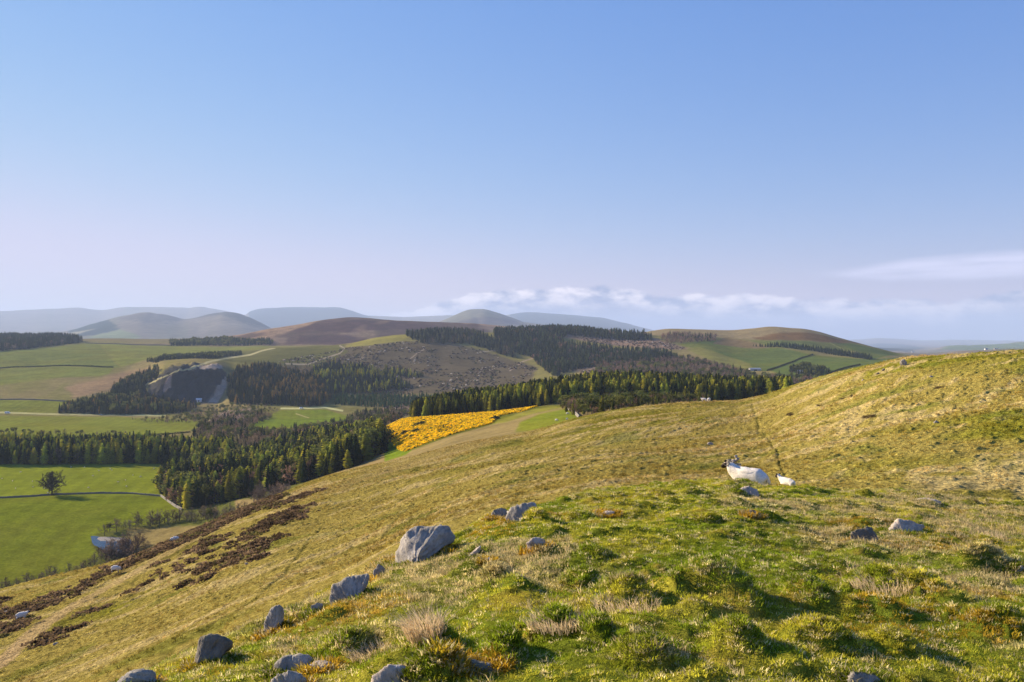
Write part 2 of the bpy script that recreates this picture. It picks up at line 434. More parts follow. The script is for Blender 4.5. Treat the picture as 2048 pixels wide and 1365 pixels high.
# name of the piece of setting, area, colour, soft edge, ragged edge, nearest and farthest distance
COVER = [
    ('green_field', [(-500, 927), (-100, 928), (322, 924), (318, 985), (330, 994), (0, 996), (-500, 1004)], (0.150, 0.178, 0.030), 3, 0, 480, 900),
    ('green_field', [(-500, 1004), (0, 996), (325, 995), (365, 1020), (345, 1040), (250, 1056), (192, 1072), (180, 1090), (200, 1115), (150, 1140), (0, 1172), (-500, 1290)], (0.120, 0.148, 0.022), 3, 0, 300, 600),
    ('rough_meadow', [(255, 1062), (330, 1056), (400, 1054), (330, 1100), (255, 1100)], (0.21, 0.175, 0.075), 4, 2, 300, 560),
    ('rough_meadow', [(470, 1003), (520, 998), (610, 975), (720, 935), (800, 900), (760, 950), (560, 1030), (470, 1020)], (0.21, 0.17, 0.085), 4, 2, 270, 560),
    ('green_field', [(-500, 834), (0, 832), (230, 834), (410, 843), (400, 856), (372, 862), (300, 872), (-500, 884)], (0.145, 0.165, 0.048), 2, 0, 900, 1250),
    ('green_field', [(-500, 800), (0, 800), (135, 803), (110, 826), (-500, 824)], (0.145, 0.165, 0.055), 2, 0, 1150, 1420),
    ('green_field', [(-500, 748), (0, 743), (100, 736), (226, 735), (215, 749), (110, 759), (0, 772), (-500, 790)], (0.135, 0.155, 0.070), 3, 1, 1300, 2200),
    ('green_field', [(-500, 716), (0, 707), (100, 699), (178, 690), (198, 692), (240, 735), (100, 734), (0, 740), (-500, 746)], (0.120, 0.140, 0.070), 2, 0, 1500, 2700),
    ('green_field', [(199, 691), (345, 690), (370, 693), (540, 693), (530, 701), (440, 707), (300, 716), (242, 733)], (0.145, 0.160, 0.072), 3, 1, 1500, 2700),
    ('green_field', [(485, 862), (515, 842), (562, 822), (650, 820), (720, 840), (690, 846), (560, 858)], (0.120, 0.165, 0.032), 3, 0, 900, 1400),
    ('moorland', [(250, 690), (345, 684), (345, 690), (199, 690)], (0.19, 0.16, 0.10), 2, 1, 2400, 3100),
    ('rough_meadow', [(130, 775), (210, 752), (300, 735), (310, 745), (250, 775), (150, 795)], (0.23, 0.17, 0.105), 8, 4, 1300, 2000),
    ('gorse_bank', [(745, 862), (800, 838), (900, 829), (1000, 819), (1110, 808), (1140, 812), (1040, 824), (990, 848), (900, 874), (815, 905), (785, 905), (765, 885)], (0.10, 0.11, 0.03), 3, 1, 380, 700),
    ('green_field', [(765, 890), (800, 880), (830, 895), (812, 912), (770, 925)], (0.115, 0.165, 0.03), 4, 1, 380, 700),
    ('green_field', [(985, 848), (1000, 838), (1040, 824), (1105, 810), (1130, 813), (1060, 828), (1010, 846)], (0.17, 0.17, 0.055), 4, 1, 350, 650),
    ('green_field', [(1030, 868), (1040, 848), (1080, 828), (1132, 816), (1160, 842), (1090, 862)], (0.135, 0.165, 0.042), 7, 2, 300, 500),
    ('clearfell', [(540, 745), (560, 722), (700, 694), (800, 682), (905, 692), (1000, 716), (1075, 740), (1060, 770), (900, 790), (800, 790), (700, 790), (640, 760)], (0.098, 0.084, 0.056), 6, 3, 1200, 2300),
    ('clearfell', [(1085, 672), (1140, 664), (1310, 676), (1380, 700), (1320, 700), (1180, 686)], (0.20, 0.145, 0.115), 3, 2, 1600, 2500),
    ('clearfell', [(1140, 745), (1160, 730), (1230, 718), (1260, 735), (1230, 760)], (0.20, 0.15, 0.11), 5, 2, 1300, 2100),
    ('clearfell', [(720, 835), (770, 815), (850, 806), (830, 825), (770, 845)], (0.17, 0.135, 0.10), 4, 2, 1000, 1500),
    ('hill_pasture', [(690, 694), (725, 678), (800, 667), (835, 667), (805, 681), (730, 692)], (0.20, 0.19, 0.065), 3, 1, 1900, 2400),
    ('hill_pasture', [(430, 722), (450, 708), (560, 694), (690, 688), (695, 704), (640, 730), (540, 735)], (0.095, 0.098, 0.046), 5, 3, 1600, 2400),
    ('moorland', [(420, 690), (430, 674), (540, 655), (690, 630), (800, 638), (960, 646), (1050, 660), (900, 672), (760, 690), (560, 692)], (0.175, 0.135, 0.112), 3, 2, 2450, 3500),
    ('heather_moor', [(560, 662), (640, 645), (720, 640), (860, 650), (900, 660), (700, 664)], (0.085, 0.055, 0.060), 3, 6, 2450, 3500),
    ('heather_moor', [(590, 688), (600, 672), (700, 672), (760, 684), (680, 690)], (0.080, 0.055, 0.060), 3, 4, 2450, 3500),
    ('green_field', [(1355, 688), (1430, 683), (1465, 692), (1560, 697), (1625, 711), (1560, 730), (1535, 742), (1500, 740), (1440, 715)], (0.085, 0.115, 0.055), 2, 1, 1300, 2500),
    ('green_field', [(1540, 740), (1565, 728), (1630, 712), (1740, 722), (1820, 718), (1700, 760), (1600, 765)], (0.080, 0.112, 0.055), 2, 1, 1300, 2500),
    ('green_field', [(1495, 681), (1560, 682), (1665, 686), (1710, 705), (1600, 700), (1520, 689)], (0.105, 0.130, 0.080), 2, 1, 1700, 2600),
    ('green_field', [(1665, 686), (1700, 688), (1800, 712), (1740, 722), (1712, 706)], (0.085, 0.115, 0.060), 2, 1, 1500, 2600),
    ('hill_pasture', [(1370, 699), (1400, 697), (1500, 728), (1510, 745), (1450, 738)], (0.16, 0.16, 0.07), 3, 1, 1300, 2300),
    ('hill_pasture', [(1280, 668), (1330, 650), (1420, 652), (1500, 655), (1560, 648), (1640, 660), (1700, 684), (1600, 682), (1500, 680), (1430, 676)], (0.200, 0.170, 0.100), 2, 1, 2000, 2600),
    ('heather_moor', [(1505, 676), (1560, 667), (1610, 666), (1660, 676), (1735, 690), (1660, 687), (1600, 683), (1530, 682)], (0.135, 0.085, 0.040), 3, 3, 1900, 2600),
    ('heather_moor', [(1425, 690), (1450, 676), (1500, 682), (1540, 695), (1500, 697), (1450, 693)], (0.15, 0.115, 0.06), 3, 3, 1800, 2600),
    ('quarry', [(290, 800), (300, 760), (340, 735), (400, 728), (440, 733), (452, 748), (448, 775), (430, 808), (360, 812)], (0.045, 0.047, 0.056), 3, 2, 1250, 1800),
    ('quarry', [(398, 808), (410, 800), (425, 785), (440, 765), (452, 755), (450, 780), (432, 806)], (0.11, 0.10, 0.092), 4, 5, 1250, 1700),
    ('quarry', [(395, 733), (440, 729), (445, 736), (400, 739)], (.27, .24, .225), 2, 2, 1250, 1800),
    ('quarry', [(334, 760), (343, 752), (342, 774), (330, 784), (325, 782)], (.34, .25, .21), 2, 2, 1250, 1800),
    ('quarry', [(412, 806), (426, 792), (434, 772), (450, 755), (455, 766), (444, 790), (432, 808)], (.30, .255, .235), 3, 3, 1250, 1800),  # pale talus, its colour lightened to look sunlit
    # far country
    ('far_wood', [(135, 660), (165, 648), (190, 640), (215, 637), (235, 652), (215, 658), (150, 672)], (0.030, 0.045, 0.038), 3, 1, 6000, 11500),
    ('far_wood', [(140, 672), (180, 664), (220, 655), (245, 657), (200, 668), (160, 674)], (0.030, 0.045, 0.040), 2, 1, 6000, 11500),
    ('far_wood', [(175, 676), (210, 669), (225, 676)], (0.030, 0.045, 0.040), 2, 1, 6000, 11500),
    ('far_field', [(165, 675), (200, 668), (240, 659), (285, 672), (260, 680)], (0.16, 0.185, 0.085), 3, 1, 6000, 11500),
    ('far_field', [(110, 671), (150, 661), (190, 658), (140, 672)], (0.24, 0.22, 0.15), 2, 1, 6000, 11500),
    ('heather_moor', [(380, 634), (430, 620), (480, 622), (545, 650), (500, 645), (440, 626)], (0.07, 0.07, 0.06), 4, 3, 6500, 11500),
    ('heather_moor', [(230, 636), (300, 625), (370, 634), (300, 646)], (0.10, 0.09, 0.075), 5, 6, 6500, 11500),
    ('heather_moor', [(900, 650), (960, 640), (1030, 646), (1040, 655), (930, 658)], (0.10, 0.085, 0.08), 4, 4, 6500, 11500),
    ('far_wood', [(497, 650), (496, 618), (560, 606), (690, 606), (745, 632), (700, 642), (560, 652)], (0.028, 0.044, 0.048), 2, 1, 13500, 24000),
    ('far_wood', [(1010, 660), (1020, 630), (1060, 624), (1200, 630), (1300, 660)], (0.032, 0.050, 0.052), 3, 1, 13500, 24000),
    ('far_field', [(1880, 700), (1900, 690), (1960, 684), (2500, 670), (2500, 700)], (0.115, 0.150, 0.062), 3, 1, 6000, 12000),
    ('far_wood', [(1700, 694), (1730, 684), (1790, 688), (1850, 697), (1820, 702), (1730, 702)], (0.045, 0.060, 0.055), 3, 3, 6000, 20000),
]
TRACKS = [   # name, line, half-width in pixel units, colour, distances
    ('road', [(-500, 816), (0, 825), (140, 829), (250, 830.5), (330, 832)], 1.5, (0.34, 0.33, 0.33), 1000, 1400),
    ('quarry_track', [(278, 778), (300, 765), (332, 753), (350, 746), (380, 737), (420, 725), (450, 719), (500, 711), (520, 704), (550, 697)], 1.6, (0.30, 0.285, 0.28), 1300, 2300),
    ('forest_track', [(570, 729), (615, 728), (650, 715), (680, 706), (689, 697), (680, 691)], 1.2, (0.27, 0.24, 0.21), 1300, 2300),
    ('forest_track', [(820, 719), (835, 708), (850, 701)], 1.1, (0.25, 0.21, 0.18), 1300, 2300),
    ('forest_track', [(960, 709), (1000, 704)], 1.0, (0.28, 0.25, 0.21), 1300, 2300),
    ('forest_track', [(1020, 745), (1045, 728), (1065, 722)], 1.0, (0.28, 0.23, 0.19), 1300, 2300),
    ('farm_track', [(562, 818), (590, 818), (650, 816), (685, 822)], 1.6, (0.42, 0.42, 0.42), 1000, 1500),
    ('farm_track', [(592, 828), (617, 836)], 1.0, (0.30, 0.28, 0.18), 1000, 1400),
    ('field_boundary', [(1660, 687), (1680, 697), (1700, 708)], 0.8, (0.22, 0.22, 0.13), 1500, 2600),
    ('field_boundary', [(1535, 741), (1570, 729), (1600, 719), (1625, 711)], 0.9, (0.045, 0.055, 0.03), 1300, 2500),
]
HEATHER = [[(205, 1145), (255, 1125), (305, 1100), (341, 1074), (391, 1054), (437, 1036), (500, 1010), (570, 988), (560, 1000), (515, 1022), (437, 1058), (355, 1098), (290, 1126), (215, 1152)],
           [(-300, 1330), (-100, 1262), (0, 1222), (53, 1210), (92, 1193), (139, 1184), (140, 1193), (89, 1217), (71, 1239), (43, 1257), (21, 1275), (0, 1280), (-300, 1380)],
           [(302, 1156), (355, 1125), (391, 1100), (444, 1079), (470, 1072), (466, 1090), (440, 1122), (398, 1143), (348, 1161), (338, 1157)],
           [(462, 1112), (480, 1086), (515, 1054), (569, 1029), (622, 1010), (618, 1026), (586, 1047), (540, 1079), (515, 1107), (472, 1129)],
           [(384, 1106), (410, 1086), (450, 1072), (455, 1080), (405, 1106)],
           [(0, 1210), (-200, 1290), (-200, 1270), (0, 1196)],
           [(140, 1192), (200, 1160), (205, 1150), (150, 1176), (120, 1190)],
           [(500, 1030), (560, 1004), (620, 985), (640, 975), (600, 1000), (540, 1025)]]
TRACK_LINE = [(-300, 1480), (-120, 1385), (0, 1324), (36, 1292), (71, 1264), (107, 1239), (149, 1210), (213, 1175), (270, 1146), (320, 1118), (373, 1093), (444, 1058), (533, 1011), (600, 985)]
TRODS = [[(300, 1335), (419, 1267), (505, 1207), (569, 1150), (640, 1054)], [(640, 1120), (760, 1075), (800, 1035), (860, 985)],
         [(1503, 812), (1510, 830), (1520, 862), (1545, 890), (1556, 910), (1566, 935), (1573, 962)], [(1640, 805), (1700, 790), (1712, 784)], [(230, 1190), (330, 1120), (420, 1075)],
         [(60, 1290), (180, 1215), (260, 1165)], [(1000, 900), (1100, 880), (1200, 850)]]


def cover_at(u, v, x, y, zone):
    """albedo (n,3), piece id (n), straw weight: what the ground is made of"""
    n = len(u)
    if zone == 'knoll':
        col = np.tile(np.array([0.070, 0.088, 0.020]), (n, 1))
        t = sstep(fbm(x * 0.8, y * 0.8, 61, 4), -0.25, 0.35)[:, None]
        col = col * (1 - t) + np.array([0.13, 0.125, 0.035]) * t
        t = sstep(fbm(x * 1.9, y * 1.9, 62, 3), 0.12, 0.42)[:, None]
        col = col * (1 - 0.6 * t) + np.array([0.20, 0.145, 0.055]) * 0.6 * t
        return col * np.array([2.2, 2.1, .9]), np.zeros(n, int)
    if zone == 'hill':
        col = np.tile(np.array([0.250, 0.205, 0.068]), (n, 1))
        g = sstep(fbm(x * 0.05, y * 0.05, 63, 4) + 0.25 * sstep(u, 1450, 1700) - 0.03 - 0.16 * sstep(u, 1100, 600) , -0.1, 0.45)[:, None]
        col = col * (1 - g) + np.array([0.165, 0.160, 0.026]) * g
        pa, qa = x * .58 + y * .81, -x * .81 + y * .58
        s = (sstep(fbm(x * 0.09, y * 0.22, 64, 4) + .7 * fbm(pa * .16, qa * .95, 164, 3), 0.02, 0.42) * .8)[:, None]
        col = col * (1 - s) + np.array([0.37, 0.295, 0.165]) * s
        b = sstep(fbm(x * 0.13, y * 0.13, 65, 4), 0.28, 0.5)[:, None] * 0.55
        col = col * (1 - b) + np.array([0.110, 0.135, 0.025]) * b
        # brown scar on the far brow
        k = poly_cover(u, v, [(640, 985), (780, 930), (900, 893), (1000, 872), (1080, 860), (980, 890), (800, 945), (690, 980)], 20)[:, None] * 0.5
        col = col * (1 - k) + np.array([0.26, 0.195, 0.12]) * k
        cls = np.zeros(n, int)
        wob_u, wob_v = 14 * fbm(x * 0.30, y * 0.30, 66, 3), 9 * fbm(x * 0.30, y * 0.30, 67, 3)
        for P in HEATHER:
            k = poly_cover(u + wob_u, v + wob_v, P, 4)
            k = k * sstep(.10 - fbm((x * .58 + y * .81) * .10, (-x * .81 + y * .58) * .42, 97, 4) * 1.3, -.12, .12) * .8
            col = col * (1 - k[:, None]) + np.array([0.085, 0.058, 0.034]) * k[:, None]
        d = line_dist(u, v, TRACK_LINE)
        wd = np.interp(v, [985, 1060, 1180, 1330], [1.5, 2.5, 5, 12])
        k = (1 - sstep(d + 2.5 * fbm(x * 0.8, y * 0.8, 68, 2), wd * 0.7, wd * 1.3))
        kk = (k * np.interp(v, [985, 1100, 1200, 1300], [0.35, 0.4, 0.6, 0.85]))[:, None]
        col = col * (1 - kk) + np.array([0.35, 0.255, 0.175]) * kk
        cls[k > 0.5] = 1
        for ti, T in enumerate(TRODS):
            d = line_dist(u + 9 * fbm(x * .13, y * .13, 79, 3), v, T)
            k = ((1 - sstep(d, 1.0, 3.6)) * (0.62 if ti in (0, 2) else 0.5) * (sstep(fbm(x * .25, y * .25, 69, 2), -.45, -.05) if ti in (0, 2) else sstep(fbm(x * .25, y * .25, 69, 2), -.3, .1)))[:, None]
            col = col * (1 - k) + np.array([0.060, 0.062, 0.016]) * k
        for (su, sv, ru, rv) in [(1737, 837, 17, 4), (1580, 827, 9, 3.5), (1703, 789, 5, 4), (1690, 792, 14, 2), (1880, 776, 16, 2.5), (1330, 905, 5, 3), (1640, 806, 10, 2), (1940, 700, 20, 2)]:
            k = (1 - sstep(np.hypot((u - su) / ru, (v - sv + 0.12 * (u - su)) / rv), .6, 1.1))[:, None]
            col = col * (1 - k) + np.array([0.050, 0.036, 0.022]) * k
        return col * (1 + .28 * sstep(u, 1450, 1700) * (1 - sstep(v, 930, 1000)))[:, None] * np.array([1.06, 1.02, .74]), cls  # right hill, turned from the sun, is brightened in its colour
    col = np.tile(np.array([0.155, 0.148, 0.062]), (n, 1))
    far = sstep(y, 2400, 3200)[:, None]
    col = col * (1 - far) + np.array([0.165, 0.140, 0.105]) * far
    t = sstep(fbm(x / (0.03 * y + 20), y / (0.05 * y + 30), 71, 4), -0.05, 0.35)[:, None]
    col = col * (1 - 0.6 * t) + (np.array([0.20, 0.17, 0.085]) * (1 - far) + np.array([0.13, 0.135, 0.085]) * far) * 0.6 * t
    spur = (sstep(u, 560, 720) * (1 - sstep(y, 420, 700)))[:, None]
    col = col * (1 - spur) + np.array([0.215, 0.180, 0.088]) * spur
    lo = ((1 - sstep(y, 700, 1000)) * (1 - sstep(u, 560, 700)))[:, None]
    col = col * (1 - lo) + np.array([0.085, 0.095, 0.040]) * lo
    cls = np.zeros(n, int)
    nu, nv = fbm(x * 0.02, y * 0.02, 72, 3), fbm(x * 0.02, y * 0.02, 73, 3)
    for i, (nm, P, c, soft, rag, y0, y1) in enumerate(COVER):
        k = poly_cover(u + rag * 2.2 * nu, v + rag * nv, P, soft) * ((y > y0) & (y < y1))
        g = k[:, None] * (1 + 0.0 * k[:, None])
        col = col * (1 - g) + np.array(c) * g
        cls[k > 0.5] = i + 1
    for j, (nm, T, w, c, y0, y1) in enumerate(TRACKS):
        sel = np.where((y > y0) & (y < y1))[0]
        d = line_dist(u[sel], v[sel], T)
        k = np.zeros(n); k[sel] = 1 - sstep(d, w * 0.6, w * 1.4)
        col = col * (1 - k[:, None]) + np.array(c) * k[:, None]
        cls[k > 0.45] = len(COVER) + 1 + j
    k = (sstep(fbm(x * .004 + 3, y * .0016, 76, 4), -.02, .14) * ((y > 2500) & (y < 4200)) * (v < 690) * sstep(u, 380, 520))[:, None]
    col = col * (1 - .75 * k) + np.array([.070, .048, .054]) * .75 * k
    k = (sstep(fbm(x * .0035 + 9, y * .0012, 77, 4), .0, .14) * ((y > 2500) & (y < 4200)) * (v < 690) * sstep(u, 380, 520))[:, None]
    col = col * (1 - .7 * k) + np.array([.30, .22, .155]) * .7 * k
    gf = np.isin(cls, [i + 1 for i, c in enumerate(COVER) if c[0] == 'green_field'])[:, None]
    mow = 1 + .05 * np.sign(np.sin(x * .55 + y * .12))[:, None] * (y < 1400)[:, None]
    t = sstep(fbm(x * .012, y * .009, 78, 4), -.1, .35)[:, None]
    col = np.where(gf, col * mow * (1 - .30 * t) + np.array([.150, .135, .045]) * .30 * t, col)
    # the felled hillside is blotched with brash and stumps
    t = sstep(fbm(x * 0.045, y * 0.03, 74, 4), 0.0, 0.4)[:, None] * np.isin(cls, [i + 1 for i, c in enumerate(COVER) if c[0] in ('clearfell', 'moorland')])[:, None]
    col = col * (1 - 0.45 * t) + np.array([0.085, 0.075, 0.055]) * 0.45 * t
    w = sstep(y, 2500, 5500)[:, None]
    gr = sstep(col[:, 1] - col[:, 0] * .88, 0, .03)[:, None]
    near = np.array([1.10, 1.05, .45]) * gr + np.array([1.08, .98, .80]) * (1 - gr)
    return col * (near * (1 - w) + np.array([.92, .95, 1.0]) * w), cls  # colour turns bluer with distance, adding painted haze


# ------------------------------------------------------------------ materials of the ground
def new_mat(name):
    m = bpy.data.materials.new(name); m.use_nodes = True
    m.node_tree.nodes.clear()
    return m, m.node_tree


def finish(t, bsdf):
    o = t.nodes.new('ShaderNodeOutputMaterial'); t.links.new(bsdf, o.inputs[0])


def bsdf_of(t, col, rough=0.95, spec=0.08, normal=None):
    b = t.nodes.new('ShaderNodeBsdfPrincipled')
    b.inputs['Roughness'].default_value = rough
    b.inputs['Specular IOR Level'].default_value = spec
    if isinstance(col, tuple): b.inputs['Base Color'].default_value = (*col, 1)
    else: t.links.new(col, b.inputs['Base Color'])
    if normal is not None: t.links.new(normal, b.inputs['Normal'])
    return b.outputs[0]


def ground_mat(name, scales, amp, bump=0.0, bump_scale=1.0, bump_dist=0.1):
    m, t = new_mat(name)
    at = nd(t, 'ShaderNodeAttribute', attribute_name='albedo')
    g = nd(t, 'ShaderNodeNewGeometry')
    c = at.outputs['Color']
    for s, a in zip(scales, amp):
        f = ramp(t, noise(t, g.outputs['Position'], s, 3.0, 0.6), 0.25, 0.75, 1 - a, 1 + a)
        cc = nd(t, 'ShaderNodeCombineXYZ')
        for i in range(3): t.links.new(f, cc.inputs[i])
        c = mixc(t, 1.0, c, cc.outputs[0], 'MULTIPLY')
    nrm = None
    if bump:
        b = nd(t, 'ShaderNodeBump'); b.inputs['Strength'].default_value = bump; b.inputs['Distance'].default_value = bump_dist
        t.links.new(noise(t, g.outputs['Position'], bump_scale, 4.0, 0.65), b.inputs['Height']); nrm = b.outputs[0]
    d = t.nodes.new('ShaderNodeBsdfDiffuse'); t.links.new(c, d.inputs[0])
    if nrm is not None: t.links.new(nrm, d.inputs['Normal'])
    finish(t, d.outputs[0])
    return m


def mesh_np(name, verts, faces, colors=None, smooth=True, mat=None):
    me = bpy.data.meshes.new(name)
    nv, nf = len(verts), len(faces); k = faces.shape[1]
    me.vertices.add(nv); me.vertices.foreach_set('co', np.ascontiguousarray(verts, np.float32).ravel())
    me.loops.add(nf * k); me.loops.foreach_set('vertex_index', np.ascontiguousarray(faces, np.int32).ravel())
    me.polygons.add(nf)
    me.polygons.foreach_set('loop_start', np.arange(0, nf * k, k, dtype=np.int32))
    me.polygons.foreach_set('use_smooth', np.full(nf, smooth, bool))
    if colors is not None:
        a = me.color_attributes.new('albedo', 'FLOAT_COLOR', 'POINT')
        rgba = np.ones((nv, 4), np.float32); rgba[:, :3] = colors
        a.data.foreach_set('color', rgba.ravel())
    me.update(calc_edges=True)
    if mat: me.materials.append(mat)
    return me


def put(name, me, parent=None, **props):
    o = bpy.data.objects.new(name, me); COL.objects.link(o)
    if parent is not None: o.parent = parent
    for k, v in props.items(): o[k] = v
    return o


def u_columns(step, margin_lo, margin_hi, mstep):
    return np.concatenate([np.arange(margin_lo, -40, mstep), np.arange(-40, 2088, step), np.arange(2088, margin_hi + 1, mstep)]).astype(float)


def sheet(zone, cols, spans):
    """one patch of ground between two lines of the terrain"""
    V, G = controls(cols)
    m = pchip_slopes(np.diff(G, axis=1), V)
    rows_v, rows_q = [], []
    for j, n, last in spans:
        for t in np.linspace(0, 1, n, endpoint=False) if not last else np.linspace(0, 1, n):
            h = G[:, j + 1] - G[:, j]
            rows_q.append(G[:, j] + t * h)
            rows_v.append(herm(t, h, V[:, j], V[:, j + 1], m[:, j], m[:, j + 1]))
    v = np.array(rows_v); y = np.exp(np.array(rows_q))
    u = np.tile(cols, (len(v), 1))
    x = (u - CU) / F * y
    z = -(v - CV) / F * y
    s = v.shape
    u, v, x, y, z = (a.ravel() for a in (u, v, x, y, z))
    z = z + relief(x, y, u)
    if zone == 'hill':
        for T in TRODS: z = z - 0.09 * (1 - sstep(line_dist(u + 9 * fbm(x * .13, y * .13, 79, 3), v, T), .5, 4.0))
    col, cls = cover_at(u, v, x, y, zone)
    P = np.stack([x, y, z], 1)
    r, c = s
    i = np.arange(r * c).reshape(r, c)
    f = np.stack([i[:-1, :-1], i[:-1, 1:], i[1:, 1:], i[1:, :-1]], -1).reshape(-1, 4)
    return P, f, col, cls


ZR = [0.0, 0.0]


def emit(names, P, f, col, cls, mat):
    """split the sheet into the pieces of setting it shows"""
    ZR[0], ZR[1] = min(ZR[0], P[:, 2].min()), max(ZR[1], P[:, 2].max())
    fc = cls[f[:, 0]]
    for k in np.unique(fc):
        ff = f[fc == k]
        if len(ff) < 12: continue
        used, inv = np.unique(ff, return_inverse=True)
        nm = names[k]
        put(nm, mesh_np(nm, P[used], inv.reshape(-1, 4), col[used], True, mat), kind='structure')


m_knoll = ground_mat('turf', (9.0, 60.0, 260.0), (0.30, 0.40, 0.4), 0.9, 55.0, 0.05)
m_hill = ground_mat('hill_grass', (0.9, 3.2, 9.0), (0.20, 0.42, 0.42), 1.0, 4.0, 0.35)  # strong speckle puts soil and shade between tussocks into the colour
m_land = ground_mat('valley_land', (0.02, 0.11, 0.6), (0.16, 0.16, 0.18), 0.35, 0.35, 1.5)
m_far = ground_mat('distant_land', (0.002, 0.012), (0.16, 0.18))

P, f, col, cls = sheet('knoll', u_columns(4.0, -1400, 3450, 40), [(0, 70, 0), (1, 290, 0), (2, 40, 1)])
emit({0: 'knoll_ground'}, P, f, col, cls, m_knoll)
# the ground under and behind the viewer
n = 40
gx = np.linspace(-26, 26, n); gy = np.linspace(-18, 2.405, 24)
X, Yy = np.meshgrid(gx, gy)
xb = X.ravel(); yb = Yy.ravel()
wedge = 2.4 * 1.366
x_on = np.clip(xb, -wedge, wedge)
zb = ground(x_on, np.full_like(x_on, 2.41), False) - 0.02 + 0.03 * (yb - 2.4) * 0 - 0.05 * np.abs(xb - x_on)
ii = np.arange(n * 24).reshape(24, n)
fb = np.stack([ii[:-1, :-1], ii[:-1, 1:], ii[1:, 1:], ii[1:, :-1]], -1).reshape(-1, 4)
cb, _ = cover_at(xb * 0, xb * 0, xb, yb, 'knoll')
put('knoll_ground', mesh_np('knoll_ground', np.stack([xb, yb, zb], 1), fb, cb, True, m_knoll), kind='structure')

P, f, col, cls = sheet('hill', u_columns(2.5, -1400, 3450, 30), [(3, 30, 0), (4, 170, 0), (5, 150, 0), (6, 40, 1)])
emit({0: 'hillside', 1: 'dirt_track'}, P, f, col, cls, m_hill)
P, f, col, cls = sheet('valley', u_columns(2.5, -500, 2560, 20), [(7, 40, 0), (8, 80, 0), (9, 60, 0), (10, 50, 0), (11, 45, 0), (12, 75, 0), (13, 55, 0), (14, 30, 0), (15, 45, 1)])
vn = {0: 'valley_ground'}
for i, c in enumerate(COVER): vn[i + 1] = c[0]
for j, c in enumerate(TRACKS): vn[len(COVER) + 1 + j] = c[0]
emit(vn, P, f, col, cls, m_land)
P, f, col, cls = sheet('far', u_columns(3.5, -500, 2560, 25), [(16, 16, 0), (17, 50, 0), (18, 16, 0), (19, 50, 0), (20, 16, 0), (21, 10, 1)])
vn[0] = 'distant_hills'
emit(vn, P, f, col, cls, m_far)

# ------------------------------------------------------------------ the air
hz = bpy.data.meshes.new('haze')
bmh = bmesh.new(); bmesh.ops.create_cube(bmh, size=1.0)
for q in bmh.verts:
    q.co = Vector((q.co.x * 76000, (q.co.y + 0.5) * 35500 - 400, ZR[0] - 1.5 if q.co.z < 0 else ZR[1] + 130))
bmh.to_mesh(hz); bmh.free()
m, t = new_mat('haze_air')
pv = nd(t, 'ShaderNodeVolumePrincipled')
pv.inputs['Color'].default_value = HAZE_COL = (0.54, 0.68, 0.95, 1)
pv.inputs['Density'].default_value = HAZE_DENSITY = 5.2e-5
pv.inputs['Anisotropy'].default_value = 0.08
o = nd(t, 'ShaderNodeOutputMaterial'); t.links.new(pv.outputs[0], o.inputs['Volume'])
hz.materials.append(m)
put('haze', hz, kind='stuff')
# ------------------------------------------------------------------ plants
RNG = np.random.default_rng(7)
random.seed(7)


def plant_mat(name, mode, translucent=0.3, var=0.35, scale=0.6, fixed=None):
    """leaf or twig colour: from the object (single trees) or from the point it stands on (masses)"""
    m, t = new_mat(name)
    if fixed is not None:
        rgb = nd(t, 'ShaderNodeRGB'); rgb.outputs[0].default_value = (*fixed, 1); c = rgb.outputs[0]
    elif mode == 'object':
        c = nd(t, 'ShaderNodeObjectInfo').outputs['Color']
    else:
        c = nd(t, 'ShaderNodeAttribute', attribute_name='tint', attribute_type='INSTANCER').outputs['Color']
    g = nd(t, 'ShaderNodeNewGeometry')
    f = ramp(t, noise(t, g.outputs['Position'], scale, 3.0, 0.6), 0.3, 0.7, 1 - var, 1 + var)
    cc = nd(t, 'ShaderNodeCombineXYZ')
    for i in range(3): t.links.new(f, cc.inputs[i])
    c = mixc(t, 1.0, c, cc.outputs[0], 'MULTIPLY')
    df = nd(t, 'ShaderNodeBsdfDiffuse'); t.links.new(c, df.inputs[0]); b = df.outputs[0]
    if translucent:
        tr = nd(t, 'ShaderNodeBsdfTranslucent'); t.links.new(c, tr.inputs[0])
        mx = nd(t, 'ShaderNodeMixShader'); mx.inputs[0].default_value = translucent
        t.links.new(b, mx.inputs[1]); t.links.new(tr.outputs[0], mx.inputs[2]); b = mx.outputs[0]
    finish(t, b)
    return m


M_TREE_O = plant_mat('foliage_single', 'object', 0.5)
M_TREE_I = plant_mat('foliage_mass', 'instancer', 0.5)
M_BARK = plant_mat('bark', 'object', 0.0, 0.3, 3.0, fixed=(0.085, 0.068, 0.055))
M_GRASS = plant_mat('grass_blades', 'instancer', 0.48, 0.30, 14.0)
M_TUSSOCK = plant_mat('tussock_blades', 'instancer', 0.40, 0.25, 2.0)


